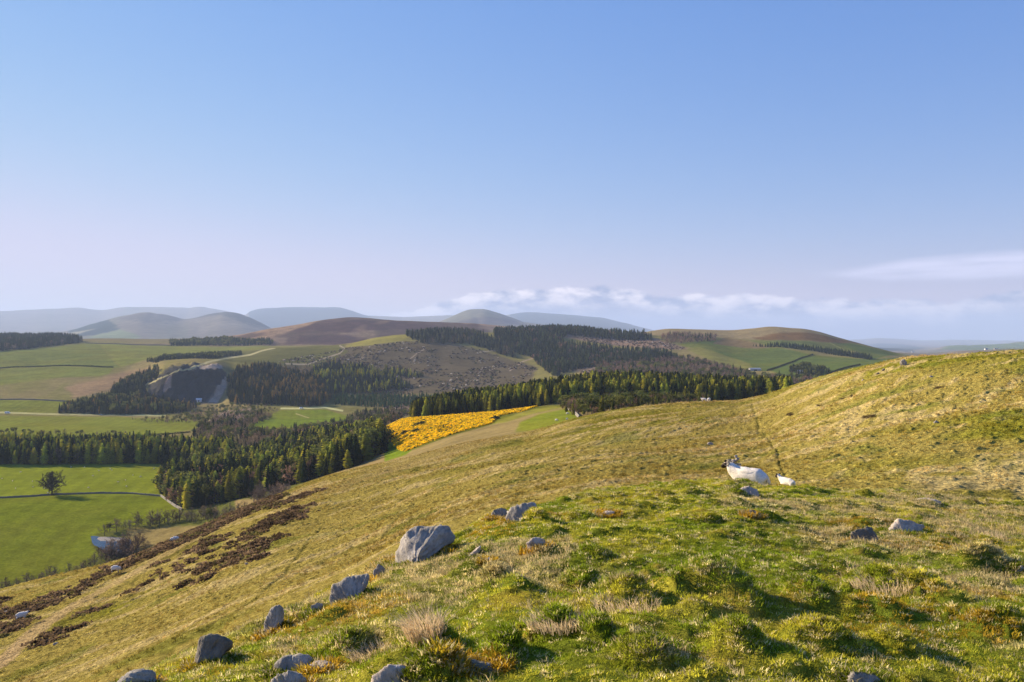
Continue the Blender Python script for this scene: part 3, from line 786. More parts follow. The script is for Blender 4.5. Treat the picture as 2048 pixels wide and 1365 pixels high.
class Soup:
    """triangles and quads gathered into one mesh"""
    def __init__(s): s.v, s.f, s.mi = [], [], []

    def face(s, pts, mi=0):
        i = len(s.v); s.v.extend(pts); s.f.append(tuple(range(i, i + len(pts)))); s.mi.append(mi)

    def tube(s, a, b, ra, rb, n=5, mi=0):
        a, b = Vector(a), Vector(b); d = (b - a).normalized()
        p = d.orthogonal().normalized(); q = d.cross(p)
        i = len(s.v)
        for c, r in ((a, ra), (b, rb)):
            for k in range(n):
                th = 2 * math.pi * k / n
                s.v.append(tuple(c + (p * math.cos(th) + q * math.sin(th)) * r))
        for k in range(n):
            s.f.append((i + k, i + (k + 1) % n, i + n + (k + 1) % n, i + n + k)); s.mi.append(mi)

    def mesh(s, name, mats, smooth=False):
        me = bpy.data.meshes.new(name); me.from_pydata(s.v, [], s.f); me.update()
        for m in mats: me.materials.append(m)
        me.polygons.foreach_set('material_index', s.mi)
        if smooth: me.polygons.foreach_set('use_smooth', [True] * len(s.f))
        return me


def conifer_soup(seed, h=18.0, R=3.2, tiers=14, arms=8, gap=0.0, droop=0.22, power=0.85, base=0.06):
    r = random.Random(seed); s = Soup()
    s.tube((0, 0, -0.8), (0, 0, h * 0.93), 0.26, 0.03, 5, 1)
    for k in range(tiers):
        t = base + (1 - base) * k / (tiers - 0.3)
        z = h * t
        rad = R * (1 - t) ** power * min(1.0, .45 + 2.6 * t) * r.uniform(0.8, 1.15) + 0.16
        ph = r.uniform(0, 6.28)
        for a in range(arms):
            if r.random() < gap: continue
            th = ph + 2 * math.pi * (a + r.uniform(-.3, .3)) / arms
            L = rad * r.uniform(0.72, 1.2)
            c, sn = math.cos(th), math.sin(th)
            w = L * r.uniform(0.34, 0.5)
            zt = z - L * droop * r.uniform(0.4, 1.6)
            up = h / tiers * r.uniform(0.7, 1.15)
            A = (0.0, 0.0, z + up); T = (c * L, sn * L, zt)
            l = (c * L * .55 - sn * w, sn * L * .55 + c * w, z - L * droop * .7 - .1)
            q = (c * L * .55 + sn * w, sn * L * .55 - c * w, z - L * droop * .7 - .1)
            s.face([A, l, T]); s.face([A, T, q])
    return s


def round_soup(seed, h=9.0, R=4.0, n=260, trunk=0.25, leaf=0.8):
    """broad crown of leaf clumps with gaps, on a short trunk"""
    r = random.Random(seed); s = Soup()
    zc = h * (0.5 + trunk * 0.5); rz = h - zc
    s.tube((0, 0, -0.6), (0, 0, zc), 0.24, 0.12, 5, 1)
    lobes = []
    for k in range(9):
        th = r.uniform(0, 6.28); e = r.uniform(-.7, 1)
        lobes.append(Vector((math.cos(th) * R * .55 * math.sqrt(1 - e * e * .6), math.sin(th) * R * .55 * math.sqrt(1 - e * e * .6), zc + e * rz * .6)))
    for L in lobes: s.tube((0, 0, zc * .6), tuple(L), 0.1, 0.03, 3, 1)
    for k in range(n):
        L = r.choice(lobes)
        d = Vector((r.gauss(0, 1), r.gauss(0, 1), r.gauss(0, .9))).normalized()
        p = L + d * R * .48 * r.random() ** .35
        if p.z < h * .05: continue
        a = Vector((r.gauss(0, 1), r.gauss(0, 1), r.gauss(0, 1))).normalized(); b = (d + a * .8).normalized().orthogonal().normalized(); c = d.cross(b)
        w = leaf * r.uniform(.6, 1.3)
        s.face([tuple(p + b * w * .6), tuple(p + c * w * .6), tuple(p - b * w * .6 + d * w * .1), tuple(p - c * w * .6)])
    return s


def bare_soup(seed, h=10.0, wide=.42, limbs=11, subs=7, twigs=5, low=.22, rad=.024, fine=.03, split=None):
    """leafless tree: trunk, limbs that reach for the outline of the crown, branches and a haze of twigs"""
    r = random.Random(seed); s = Soup(); c_ = split or s
    zf = h * low
    s.tube((0, 0, -.4), (r.uniform(-.1, .1), r.uniform(-.1, .1), zf), h * rad * 1.25, h * rad, 7, 1)
    s.tube((0, 0, zf), (r.uniform(-.3, .3), r.uniform(-.3, .3), h * .55), h * rad * .9, h * rad * .4, 5, 1)
    zc, rz, rx = h * (low + .78) * .5 + h * .06, h * .47, h * wide

    def branch(p, q, ra, rb, n, mi, soup):
        pts = [p]
        for k in range(1, n + 1):
            t = k / n
            sag = math.sin(t * math.pi) * .06 * (q - p).length
            pts.append(p.lerp(q, t) + Vector((r.gauss(0, 1), r.gauss(0, 1), 0)) * (q - p).length * .045 + Vector((0, 0, -sag if mi else sag * .4)))
        for k in range(n):
            soup.tube(pts[k], pts[k + 1], ra + (rb - ra) * k / n, ra + (rb - ra) * (k + 1) / n, 4 if mi else 3, mi)
        return pts
    for i in range(limbs):
        th = 2.4 * i + r.uniform(-.4, .4)
        e = (i + .5) / limbs
        el = math.radians(-12 + 100 * e ** .9) + r.gauss(0, .08)
        k = r.uniform(.72, 1.0)
        end = Vector((math.cos(th) * math.cos(el) * rx * k, math.sin(th) * math.cos(el) * rx * k, zc + math.sin(el) * rz * k * r.uniform(.9, 1.06)))
        st = Vector((0, 0, zf * r.uniform(.8, 1.0) + h * .32 * e))
        pts = branch(st, end, h * rad * .5, h * .004, 4, 1, s)
        for j in range(subs):
            a = r.uniform(.25, 1.0) * 3.99; f = int(a)
            p = pts[f].lerp(pts[f + 1], a - f)
            d = (p - Vector((0, 0, zc * .7))).normalized() * .8 + Vector((r.gauss(0, .7), r.gauss(0, .7), r.gauss(.15, .5)))
            q = p + d.normalized() * h * r.uniform(.10, .19)
            bp = branch(p, q, h * .005, h * .0022, 2, 0, c_)
            for m in range(twigs):
                g = r.uniform(.3, 2.0) * .999; fi = min(int(g), 1)
                w = bp[fi].lerp(bp[fi + 1], g - fi)
                for z in range(3):
                    dd = (d.normalized() * .7 + Vector((r.gauss(0, .7), r.gauss(0, .7), r.gauss(.1, .6)))).normalized()
                    side = dd.orthogonal().normalized() * fine
                    c_.face([tuple(w - side), tuple(w + side), tuple(w + dd * h * r.uniform(.05, .10))], 0)
    return s


def bush_soup(seed, R=1.0, h=0.9, n=110, leaf=0.28, up=0.6):
    r = random.Random(seed); s = Soup()
    for k in range(n):
        th = r.uniform(0, 6.28); e = r.random() ** .8
        rr = R * math.sqrt(max(0, 1 - e * e)) * r.uniform(.75, 1.08) * (1 + .25 * math.sin(3 * th + seed))
        p = Vector((math.cos(th) * rr, math.sin(th) * rr, e * h * r.uniform(.8, 1.1)))
        d = Vector((p.x, p.y, p.z * 1.3 + up * .3)).normalized()
        a = Vector((r.gauss(0, 1), r.gauss(0, 1), r.gauss(0, 1))).normalized()
        b = d.cross(a).normalized(); c = (d + a * .7).normalized().cross(b)
        w = leaf * r.uniform(.6, 1.3)
        s.face([tuple(p + b * w), tuple(p + c * w + d * w * .4), tuple(p - b * w), tuple(p - c * w - d * w * .3)])
    return s


def tuft_soup(seed, n=20, lo=0.05, hi=0.09, rad=0.04, width=0.0035, lean=0.6, sag=0.4, wind=0.0):
    r = random.Random(seed); s = Soup()
    for k in range(n):
        th = r.uniform(0, 6.28); q = rad * math.sqrt(r.random())
        p = Vector((math.cos(th) * q, math.sin(th) * q, -0.01))
        ph = th + r.gauss(0, .7)
        out = Vector((math.cos(ph), math.sin(ph), 0))
        L = r.uniform(lo, hi); ln = lean * r.uniform(.2, 1.3)
        d0 = (Vector((0, 0, 1)) + out * ln * .6 + Vector((wind, 0, 0))).normalized()
        d1 = (Vector((0, 0, 1 - sag * r.uniform(.5, 1.6))) + out * ln * 1.3 + Vector((wind * 2.2, 0, 0))).normalized()
        side = out.cross(Vector((0, 0, 1))); side = (side + Vector((r.gauss(0, .6), r.gauss(0, .6), 0))).normalized() * width * r.uniform(.7, 1.4)
        m = p + d0 * L * .5; e = m + d1 * L * .5
        s.face([tuple(p - side), tuple(p + side), tuple(m + side * .8), tuple(m - side * .8)])
        s.face([tuple(m - side * .8), tuple(m + side * .8), tuple(e)])
    return s


def scatter_group(name, variants, pts, rot, scl, tint, label, category, mat=None):
    """a mass of small plants: points on the ground, each carrying one of the variants"""
    me = bpy.data.meshes.new(name)
    n = len(pts)
    me.vertices.add(n); me.vertices.foreach_set('co', np.ascontiguousarray(pts, np.float32).ravel())
    a = me.attributes.new('rot', 'FLOAT_VECTOR', 'POINT'); a.data.foreach_set('vector', np.ascontiguousarray(rot, np.float32).ravel())
    a = me.attributes.new('scl', 'FLOAT_VECTOR', 'POINT')
    scl = np.asarray(scl, np.float32)
    if scl.ndim == 1: scl = np.repeat(scl[:, None], 3, 1)
    a.data.foreach_set('vector', np.ascontiguousarray(scl).ravel())
    a = me.attributes.new('pick', 'INT', 'POINT'); a.data.foreach_set('value', RNG.integers(0, len(variants), n).astype(np.int32))
    a = me.attributes.new('tint', 'FLOAT_COLOR', 'POINT')
    rgba = np.ones((n, 4), np.float32); rgba[:, :3] = tint
    a.data.foreach_set('color', rgba.ravel())
    o = put(name, me, kind='stuff', label=label, category=category)
    g = bpy.data.node_groups.new(name + '_scatter', 'GeometryNodeTree')
    g.interface.new_socket('Geometry', in_out='INPUT', socket_type='NodeSocketGeometry')
    g.interface.new_socket('Geometry', in_out='OUTPUT', socket_type='NodeSocketGeometry')
    gi, go = g.nodes.new('NodeGroupInput'), g.nodes.new('NodeGroupOutput')
    ip = g.nodes.new('GeometryNodeInstanceOnPoints')
    jn = g.nodes.new('GeometryNodeJoinGeometry')
    for vme in variants:
        src = bpy.data.objects.new(name + '_source', vme)
        oi = g.nodes.new('GeometryNodeObjectInfo'); oi.inputs['Object'].default_value = src; oi.inputs['As Instance'].default_value = False
        ti = g.nodes.new('GeometryNodeGeometryToInstance')
        g.links.new(oi.outputs['Geometry'], ti.inputs[0]); g.links.new(ti.outputs[0], jn.inputs[0])
    def attr(nm, ty):
        q = g.nodes.new('GeometryNodeInputNamedAttribute'); q.data_type = ty; q.inputs['Name'].default_value = nm
        return [s for s in q.outputs if s.enabled][0]
    g.links.new(gi.outputs[0], ip.inputs['Points']); g.links.new(jn.outputs[0], ip.inputs['Instance'])
    ip.inputs['Pick Instance'].default_value = True
    g.links.new(attr('pick', 'INT'), ip.inputs['Instance Index'])
    g.links.new(attr('rot', 'FLOAT_VECTOR'), ip.inputs['Rotation'])
    g.links.new(attr('scl', 'FLOAT_VECTOR'), ip.inputs['Scale'])
    g.links.new(ip.outputs[0], go.inputs[0])
    md = o.modifiers.new('scatter', 'NODES'); md.node_group = g
    return o


def fill(poly, y0, y1, spacing, jitter=0.45, keep=1.0):
    """plants set out over an area of ground -> x, y, z, u, v"""
    p = np.asarray(poly, float)
    ulo, uhi = p[:, 0].min(), p[:, 0].max()
    xs = [(ulo - CU) / F * y0, (ulo - CU) / F * y1, (uhi - CU) / F * y0, (uhi - CU) / F * y1]
    gx, gy = np.meshgrid(np.arange(min(xs), max(xs), spacing), np.arange(y0, y1, spacing))
    x = gx.ravel() + RNG.uniform(-jitter, jitter, gx.size) * spacing
    y = gy.ravel() + RNG.uniform(-jitter, jitter, gx.size) * spacing
    u = CU + F * x / y
    s = (u > ulo) & (u < uhi) & (RNG.random(len(x)) < keep)
    x, y, u = x[s], y[s], u[s]
    if not len(x): return x, y, x, u, x
    v = v_of(u, y)
    s = in_poly(u + 4 * fbm(x * .02, y * .02, 81, 2), v + 2 * fbm(x * .02, y * .02, 82, 2), p)
    x, y, u, v = x[s], y[s], u[s], v[s]
    return x, y, ground(x, y) if len(x) else x, u, v


C_SPRUCE, C_LARCH, C_PINE, C_BARE, C_AMBER = (0.036, 0.050, 0.014), (0.38, 0.37, 0.045), (0.150, 0.155, 0.020), (0.165, 0.125, 0.085), (0.30, 0.205, 0.055)
C_YOUNG, C_BLOOM, C_ROSY, C_ROUND = (0.060, 0.115, 0.036), (0.42, 0.32, 0.27), (0.23, 0.145, 0.105), (0.095, 0.105, 0.028)
KINDS = {
    'conifer_tree': ('conifer', [conifer_soup(i, 18, 3.8 + .3 * i, 15, 9, .14, .20, .50 + .07 * i) for i in range(5)]),
    'larch_tree': ('larch', [conifer_soup(20 + i, 18, 4.6 + .3 * i, 15, 10, .22, .02, .40 + .08 * i) for i in range(3)]),
    'bare_tree': ('bare tree', [bare_soup(40 + i, 10, .42 + .04 * i, 10, 7, 4, .15, .02, .065) for i in range(4)]),
    'leafy_tree': ('tree', [round_soup(60 + i, 10, 4.0) for i in range(3)]),
}
REF_H = {'conifer_tree': 18.0, 'larch_tree': 18.0, 'bare_tree': 10.0, 'leafy_tree': 10.0}
# wood: area of its tree feet, distances, spacing, height, mix of kinds and tints, what to call it
WOODS = [
    ('the long conifer belt behind the lone tree field', [(-300, 932), (0, 931), (330, 928), (455, 930), (470, 905), (330, 900), (0, 902), (-300, 905)], 640, 880, 4.2, (13, 18),
     [('conifer_tree', C_SPRUCE, .45), ('larch_tree', C_LARCH, .48), ('bare_tree', C_BARE, .07)]),
    ('the dense wood beside the lower green field', [(318, 985), (335, 1005), (368, 1020), (440, 1012), (520, 990), (600, 968), (700, 938), (772, 905), (752, 880), (650, 880), (560, 905), (480, 928), (400, 940), (335, 958)], 440, 860, 3.9, (12, 17),
     [('conifer_tree', C_SPRUCE, .50), ('larch_tree', C_LARCH, .28), ('bare_tree', C_ROSY, .14), ('leafy_tree', C_ROUND, .08)]),
    ('the dark plantation above the yellow gorse', [(822, 838), (900, 829), (1024, 817), (1110, 807), (1180, 801), (1250, 801), (1480, 801), (1580, 795), (1592, 780), (1480, 776), (1400, 768), (1250, 764), (1150, 772), (1024, 788), (900, 810), (832, 830)], 540, 830, 3.7, (10, 14),
     [('conifer_tree', C_SPRUCE, .56), ('conifer_tree', C_PINE, .26), ('larch_tree', C_LARCH, .18)]),
    ('the scrubby wood at the end of the gorse', [(1112, 812), (1150, 836), (1200, 832), (1300, 815), (1420, 805), (1420, 797), (1250, 800), (1140, 806)], 330, 600, 4.5, (4, 8),
     [('leafy_tree', C_ROUND, .38), ('bare_tree', C_ROSY, .32), ('conifer_tree', C_PINE, .30)]),
    ('the dark wood below the quarry', [(105, 827), (140, 814), (215, 798), (232, 772), (285, 750), (312, 742), (318, 755), (285, 776), (296, 800), (350, 810), (400, 815), (370, 828), (240, 831)], 1150, 1800, 7.0, (11, 16),
     [('conifer_tree', C_SPRUCE, .75), ('leafy_tree', C_ROUND, .15), ('larch_tree', C_AMBER, .10)]),
    ('the wood right of the quarry', [(455, 810), (640, 814), (668, 795), (655, 768), (605, 750), (545, 736), (475, 742), (456, 765)], 1200, 1850, 7.0, (11, 16),
     [('conifer_tree', C_SPRUCE, .80), ('larch_tree', C_AMBER, .20)]),
    ('the amber larches right of the quarry', [(545, 808), (648, 808), (640, 778), (590, 760), (552, 780)], 1200, 1850, 7.5, (12, 17),
     [('larch_tree', C_AMBER, .9), ('conifer_tree', C_SPRUCE, .1)]),
    ('the conifers on the felled hillside', [(640, 776), (622, 745), (665, 728), (740, 738), (800, 764), (822, 778), (740, 788), (660, 790)], 1250, 1950, 7.0, (10, 15),
     [('conifer_tree', C_SPRUCE, .7), ('larch_tree', C_LARCH, .3)]),
    ('the young plantation strip', [(665, 812), (662, 794), (760, 792), (905, 798), (900, 812), (780, 816)], 1200, 1650, 6.0, (6, 10), [('conifer_tree', C_YOUNG, 1.0)]),
    ('the pines along the hill crest', [(808, 672), (870, 668), (960, 674), (1024, 700), (1034, 722), (1010, 716), (940, 694), (850, 690)], 1850, 2500, 8.0, (12, 18),
     [('conifer_tree', C_SPRUCE, .5), ('larch_tree', (0.12, 0.125, .05), .35), ('bare_tree', C_BARE, .15)]),
    ('the broad forest on the far hillside', [(985, 672), (1000, 664), (1060, 660), (1150, 663), (1290, 670), (1312, 682), (1240, 680), (1135, 674), (1120, 694), (1210, 698), (1340, 712), (1348, 724), (1240, 728), (1150, 742), (1110, 758), (1080, 738), (1060, 720), (1010, 702)], 1450, 2600, 8.0, (12, 18),
     [('conifer_tree', C_SPRUCE, .66), ('larch_tree', (.09, .115, .04), .26), ('bare_tree', C_ROSY, .08)]),
    ('the mixed bare wood across the valley', [(1180, 752), (1200, 730), (1240, 724), (1350, 717), (1400, 724), (1460, 738), (1520, 756), (1600, 754), (1650, 760), (1650, 778), (1560, 792), (1420, 776), (1280, 764)], 1050, 2000, 9.0, (8, 14),
     [('bare_tree', C_ROSY, .45), ('bare_tree', C_BARE, .20), ('conifer_tree', C_SPRUCE, .18), ('leafy_tree', C_ROUND, .17)]),
    ('the dark wood on the left hilltop', [(-300, 716), (0, 707), (60, 701), (120, 694), (168, 688), (110, 680), (-300, 678)], 2000, 3150, 10.0, (18, 25), [('conifer_tree', C_SPRUCE, .85), ('bare_tree', C_BARE, .15)]),
    ('the copse above the far pasture', [(340, 690), (545, 692), (548, 684), (450, 677), (340, 683)], 2300, 3200, 9.0, (10, 15), [('conifer_tree', C_SPRUCE, .7), ('leafy_tree', C_ROUND, .3)]),
    ('the dark strip above the quarry track', [(290, 724), (330, 716), (400, 711), (478, 707), (488, 712), (410, 722), (320, 728)], 1750, 2250, 6.0, (7, 10), [('conifer_tree', C_SPRUCE, .8), ('leafy_tree', C_ROUND, .2)]),
    ('the shelter belt between green fields', [(1500, 692), (1560, 697), (1640, 707), (1742, 723), (1744, 719), (1655, 701), (1570, 691)], 1600, 2600, 6.0, (7, 11), [('conifer_tree', C_SPRUCE, 1.0)]),
    ('the dark strip across the felled hillside', [(765, 742), (800, 741), (845, 756), (850, 761), (800, 754), (770, 749)], 1400, 2000, 7.0, (8, 13), [('conifer_tree', C_SPRUCE, .8), ('larch_tree', C_LARCH, .2)]),
    ('the thin trees below the moor', [(560, 726), (600, 722), (690, 716), (700, 722), (640, 736), (570, 738)], 1500, 2200, 16.0, (5, 9), [('bare_tree', C_BARE, .5), ('conifer_tree', C_SPRUCE, .5)]),
    ('the dark clump by the right fields', [(1578, 744), (1600, 735), (1660, 742), (1655, 752), (1600, 750)], 1250, 1900, 7.0, (9, 13), [('conifer_tree', C_SPRUCE, .6), ('leafy_tree', C_ROUND, .4)]),
    ('the bare trees under the tan hilltop', [(1335, 688), (1430, 686), (1432, 676), (1350, 668), (1320, 676)], 1900, 2600, 9.0, (10, 15), [('bare_tree', C_ROSY, .9), ('conifer_tree', C_SPRUCE, .1)]),
    ('the mixed trees along the valley burn', [(385, 872), (400, 852), (440, 840), (520, 828), (545, 838), (485, 862), (560, 863), (690, 851), (742, 840), (775, 852), (765, 878), (650, 878), (560, 898), (440, 898)], 700, 1300, 6.5, (6, 11),
     [('bare_tree', C_BARE, .50), ('conifer_tree', C_SPRUCE, .26), ('leafy_tree', C_ROUND, .16), ('bare_tree', C_ROSY, .08)]),
    ('the scrub beside the valley road', [(250, 840), (330, 839), (380, 830), (420, 816), (450, 814), (530, 816), (556, 822), (500, 836), (400, 846), (300, 847)], 1050, 1400, 8.0, (4, 8),
     [('leafy_tree', C_ROUND, .45), ('bare_tree', C_BARE, .35), ('bare_tree', (.24, .17, .12), .20)]),
    ('the pale blossoming thicket', [(418, 850), (430, 834), (470, 826), (520, 826), (515, 838), (470, 852)], 1000, 1350, 7.0, (7, 10), [('bare_tree', C_BLOOM, .9), ('leafy_tree', C_ROUND, .1)]),
    ('the trees between field and gorse', [(690, 842), (722, 828), (760, 826), (830, 826), (800, 838), (760, 854), (700, 852)], 700, 1350, 7.0, (7, 12), [('bare_tree', C_BARE, .45), ('conifer_tree', C_SPRUCE, .30), ('leafy_tree', C_ROUND, .25)]),
    ('the riverside trees below the green field', [(-200, 1235), (0, 1172), (60, 1160), (180, 1140), (200, 1120), (190, 1110), (262, 1100), (280, 1120), (180, 1160), (0, 1195), (-200, 1260)], 290, 470, 4.2, (4, 7.5), [('bare_tree', (.125, .10, .075), 1.0)]),
    ('the riverside thicket beside the water', [(205, 1128), (232, 1098), (262, 1092), (290, 1092), (300, 1106), (250, 1128)], 300, 520, 3.6, (6, 11), [('bare_tree', (.13, .095, .075), 1.0)]),
    ('the bare trees along the river bend', [(190, 1074), (240, 1060), (300, 1048), (440, 1034), (560, 1018), (560, 1026), (440, 1046), (300, 1058), (200, 1078)], 370, 600, 4.2, (5, 10), [('bare_tree', (.135, .11, .085), .9), ('leafy_tree', C_ROUND, .1)]),
    ('the bare trees under the dense wood', [(500, 1012), (570, 1000), (580, 988), (520, 996)], 380, 600, 5.0, (6, 10), [('bare_tree', (.15, .12, .10), 1.0)]),
    ('the row of small trees behind the belt', [(-200, 880), (0, 873), (160, 873), (260, 871), (262, 868), (160, 869), (0, 869), (-200, 874)], 860, 1010, 9.0, (5, 9), [('leafy_tree', C_ROUND, .5), ('bare_tree', C_BARE, .5)]),
    ('the far clump on the right skyline', [(1985, 690), (2012, 692), (2010, 684), (1990, 683)], 4200, 5300, 12.0, (16, 24), [('conifer_tree', C_SPRUCE, 1.0)]),
    ('the far belt on the right skyline', [(1882, 692), (1920, 689), (1920, 686), (1884, 688)], 4200, 5600, 14.0, (10, 14), [('conifer_tree', C_SPRUCE, 1.0)]),
]
# single trees that stand apart
SINGLES = [(1512, 741, 1500, 2000, 'conifer_tree', C_SPRUCE, 14, 'dark conifer standing alone behind the white farm shed'),
           (1606, 706, 1700, 2400, 'conifer_tree', C_SPRUCE, 9, None)]
TREES = []
for wi, (wname, poly, y0, y1, sp, (h0, h1), mix) in enumerate(WOODS):
    x, y, z, u, v = fill(poly, y0, y1, sp)
    if not len(x): continue
    w = np.cumsum([q[2] for q in mix]); pick = np.searchsorted(w / w[-1], np.clip(RNG.random(len(x)) + .55 * fbm(x * .02, y * .02, 90 + wi, 2), 0, .9999))
    for i in range(len(x)):
        k, c, _ = mix[min(pick[i], len(mix) - 1)]
        j = RNG.uniform(.6, 1.45); jj = RNG.uniform(.9, 1.12)
        hh = (h0 + (h1 - h0) * (RNG.random() + .6 * float(fbm(x[i:i + 1] * .03, y[i:i + 1] * .03, 190, 2)[0]))) * RNG.choice([1, 1, 1, .85, .7]) * (0.8 if k == 'bare_tree' else 1)
        TREES.append((k, x[i], y[i], z[i], hh, (c[0] * j * jj, c[1] * j, c[2] * j / jj), wi, u[i]))
PER_KIND = {'conifer_tree': 300, 'larch_tree': 280, 'bare_tree': 290, 'leafy_tree': 200}
WORDS = {'conifer_tree': ('dark green conifer tree', 'conifers'), 'larch_tree': ('pale yellow-green larch tree', 'larches'), 'bare_tree': ('bare grey-brown tree', 'bare trees'), 'leafy_tree': ('round bushy green tree', 'bushy trees')}
for kind, (cat, soups) in KINDS.items():
    mo = [s.mesh(kind, [M_TREE_O, M_BARK]) for s in soups]
    mi = [s.mesh(kind + '_mass', [M_TREE_I, M_BARK]) for s in soups]
    here = [t for t in TREES if t[0] == kind]
    here.sort(key=lambda t: -(t[4] / t[2] if -10 < t[7] < 2058 else 0))
    for t in here[:PER_KIND[kind]]:
        o = put(kind, mo[int(RNG.integers(len(mo)))], category=cat, label='%s in %s' % (WORDS[kind][0], WOODS[t[6]][0]), group='%s in %s' % (WORDS[kind][1], WOODS[t[6]][0]))
        s = t[4] / REF_H[kind]; w = s * RNG.uniform(.75, 1.3)
        o.location = (t[1], t[2], t[3] - .15); o.scale = (w, w, s); o.rotation_euler = (0, 0, RNG.uniform(0, 6.28))
        o.color = (*t[5], 1)
    rest = here[PER_KIND[kind]:]
    if rest:
        n = len(rest)
        s = np.array([t[4] for t in rest]) / REF_H[kind]; w = s * RNG.uniform(.75, 1.3, n)
        rot = np.zeros((n, 3)); rot[:, 2] = RNG.uniform(0, 6.28, n)
        scatter_group(kind.replace('_tree', '_woods'), mi, np.array([(t[1], t[2], t[3] - .15) for t in rest]), rot, np.stack([w, w, s], 1), np.array([t[5] for t in rest]),
                      'distant woods of %ss spread over the valley and hills' % WORDS[kind][0].replace(' tree', ' tree'), 'woods')

# ---- the lone tree in the field: trunk and limbs, crown of twigs
def lone_tree():
    x, y, z = spot(104, 992, 480, 720)
    root = bpy.data.objects.new('field_tree', None); COL.objects.link(root); root.location = (x, y, z)
    root['label'] = 'bare spreading tree standing alone by the field wall'; root['category'] = 'tree'
    cr = Soup(); tr = bare_soup(5, 15.5, .58, 24, 11, 7, .15, .03, .07, cr)
    tr.mi = [0] * len(tr.mi)
    m = plant_mat('lone_tree_twigs', 'object', 0.0, .3, .5, fixed=(.105, .082, .055))
    put('trunk', tr.mesh('trunk', [M_BARK]), root); put('crown', cr.mesh('crown', [m]), root)
lone_tree()

# ---- gorse in flower, its green bushes, heather
x, y, z, u, v = fill([(750, 862), (800, 840), (900, 831), (1000, 820), (1075, 811), (1045, 822), (1000, 830), (985, 846), (940, 858), (900, 872), (860, 884), (815, 902), (800, 900), (785, 885), (765, 880)], 350, 720, 0.8)
gap = fbm(x * .055, y * .05, 95, 4) + 0.5 * fbm(x * .22, y * .2, 96, 3)
lowgap = np.where(v > 0.30 * (u - 750) * -0.6 + 895, 0.15, 0)
s = gap + lowgap + .22 * RNG.normal(0, 1, len(x)) < 0.28
x, y, z = x[s], y[s], z[s]
n = len(x)
bm_ = [bush_soup(i, 1.0, 1.0, 46, .34).mesh('gorse_bush', [M_TREE_I]) for i in range(4)]
flower = (RNG.random(n) < .84)[:, None]
tint = np.where(flower, np.array([[.87, .60, .010]]), np.array([[.13, .13, .03]])) * RNG.uniform(.75, 1.15, (n, 1))
rot = np.zeros((n, 3)); rot[:, 2] = RNG.uniform(0, 6.28, n)
scatter_group('flowering_gorse', bm_, np.stack([x, y, z - .1], 1), rot, RNG.uniform(.4, .95, n), tint, 'bright yellow gorse in flower covering the slope below the plantation', 'gorse')
bo = [bush_soup(10 + i, 1.0, 1.0, 120, .24).mesh('green_bush', [M_TREE_O]) for i in range(3)]
for i, (bu, bv, sz) in enumerate([(843, 851, 2.6), (832, 853, 1.8), (833, 864, 2.2), (811, 868, 2.2), (795, 872, 1.8), (825, 874, 1.6), (855, 878, 1.6), (990, 837, 2.4), (1043, 822, 1.5)]):
    bx, by_, bz = spot(bu, bv, 380, 720)
    o = put('green_bush', bo[i % 3], label='rounded dark green bush standing among the yellow gorse', category='bush', group='green bushes among the yellow gorse')
    o.location = (bx, by_, bz - .2); o.scale = (sz, sz, sz * .8); o.rotation_euler = (0, 0, i * 1.3); o.color = (.085, .095, .03, 1)

def hill_points(P, y0, y1, sp):
    x, y, z, u, v = fill(P, y0, y1, sp)
    return x, y, z, u, v
hx = [hill_points(P, 60, 215, 0.5) for P in HEATHER]
x, y, z, u, v = (np.concatenate([h[i] for h in hx]) for i in range(5))
pa, qa = x * .58 + y * .81, -x * .81 + y * .58
k = fbm(pa * .10, qa * .42, 97, 4) * 1.3 + RNG.normal(0, .16, len(x)) < .12
x, y, z, u, v = x[k], y[k], z[k], u[k], v[k]
x = x + RNG.normal(0, .7, len(x)); y = y + RNG.normal(0, .9, len(x)); z = ground(x, y)
# scattered single clumps of heather on the slope beside the patches
ex = [(414, 1160), (370, 1165), (262, 1186), (290, 1169), (318, 1130), (205, 1215), (460, 1130), (340, 1100), (420, 1070), (270, 1120), (160, 1230), (100, 1270), (112, 1262), (140, 1255), (95, 1280), (560, 1075), (520, 1120)]
for eu, ev in ex:
    px, py, pz = spot(eu, ev, 60, 215)
    q = 9
    x = np.append(x, px + RNG.normal(0, .55, q)); y = np.append(y, py + RNG.normal(0, .55, q)); z = np.append(z, ground(x[-q:], y[-q:]))
n = len(x)
hb = [bush_soup(30 + i, .42, .18, 44, .085).mesh('heather_clump', [M_TREE_I]) for i in range(4)]
rot = np.zeros((n, 3)); rot[:, 2] = RNG.uniform(0, 6.28, n)
hc = np.array([.135, .092, .054])[None] * RNG.uniform(.6, 1.5, (n, 1))
gmix = (RNG.random(n) < .12)[:, None]
hc = np.where(gmix, np.array([[.15, .13, .045]]), hc)
scatter_group('heather', hb, np.stack([x, y, z - .05], 1), rot, RNG.uniform(.8, 1.8, n), hc, 'dark brown heather in strips along the lower hillside', 'heather')

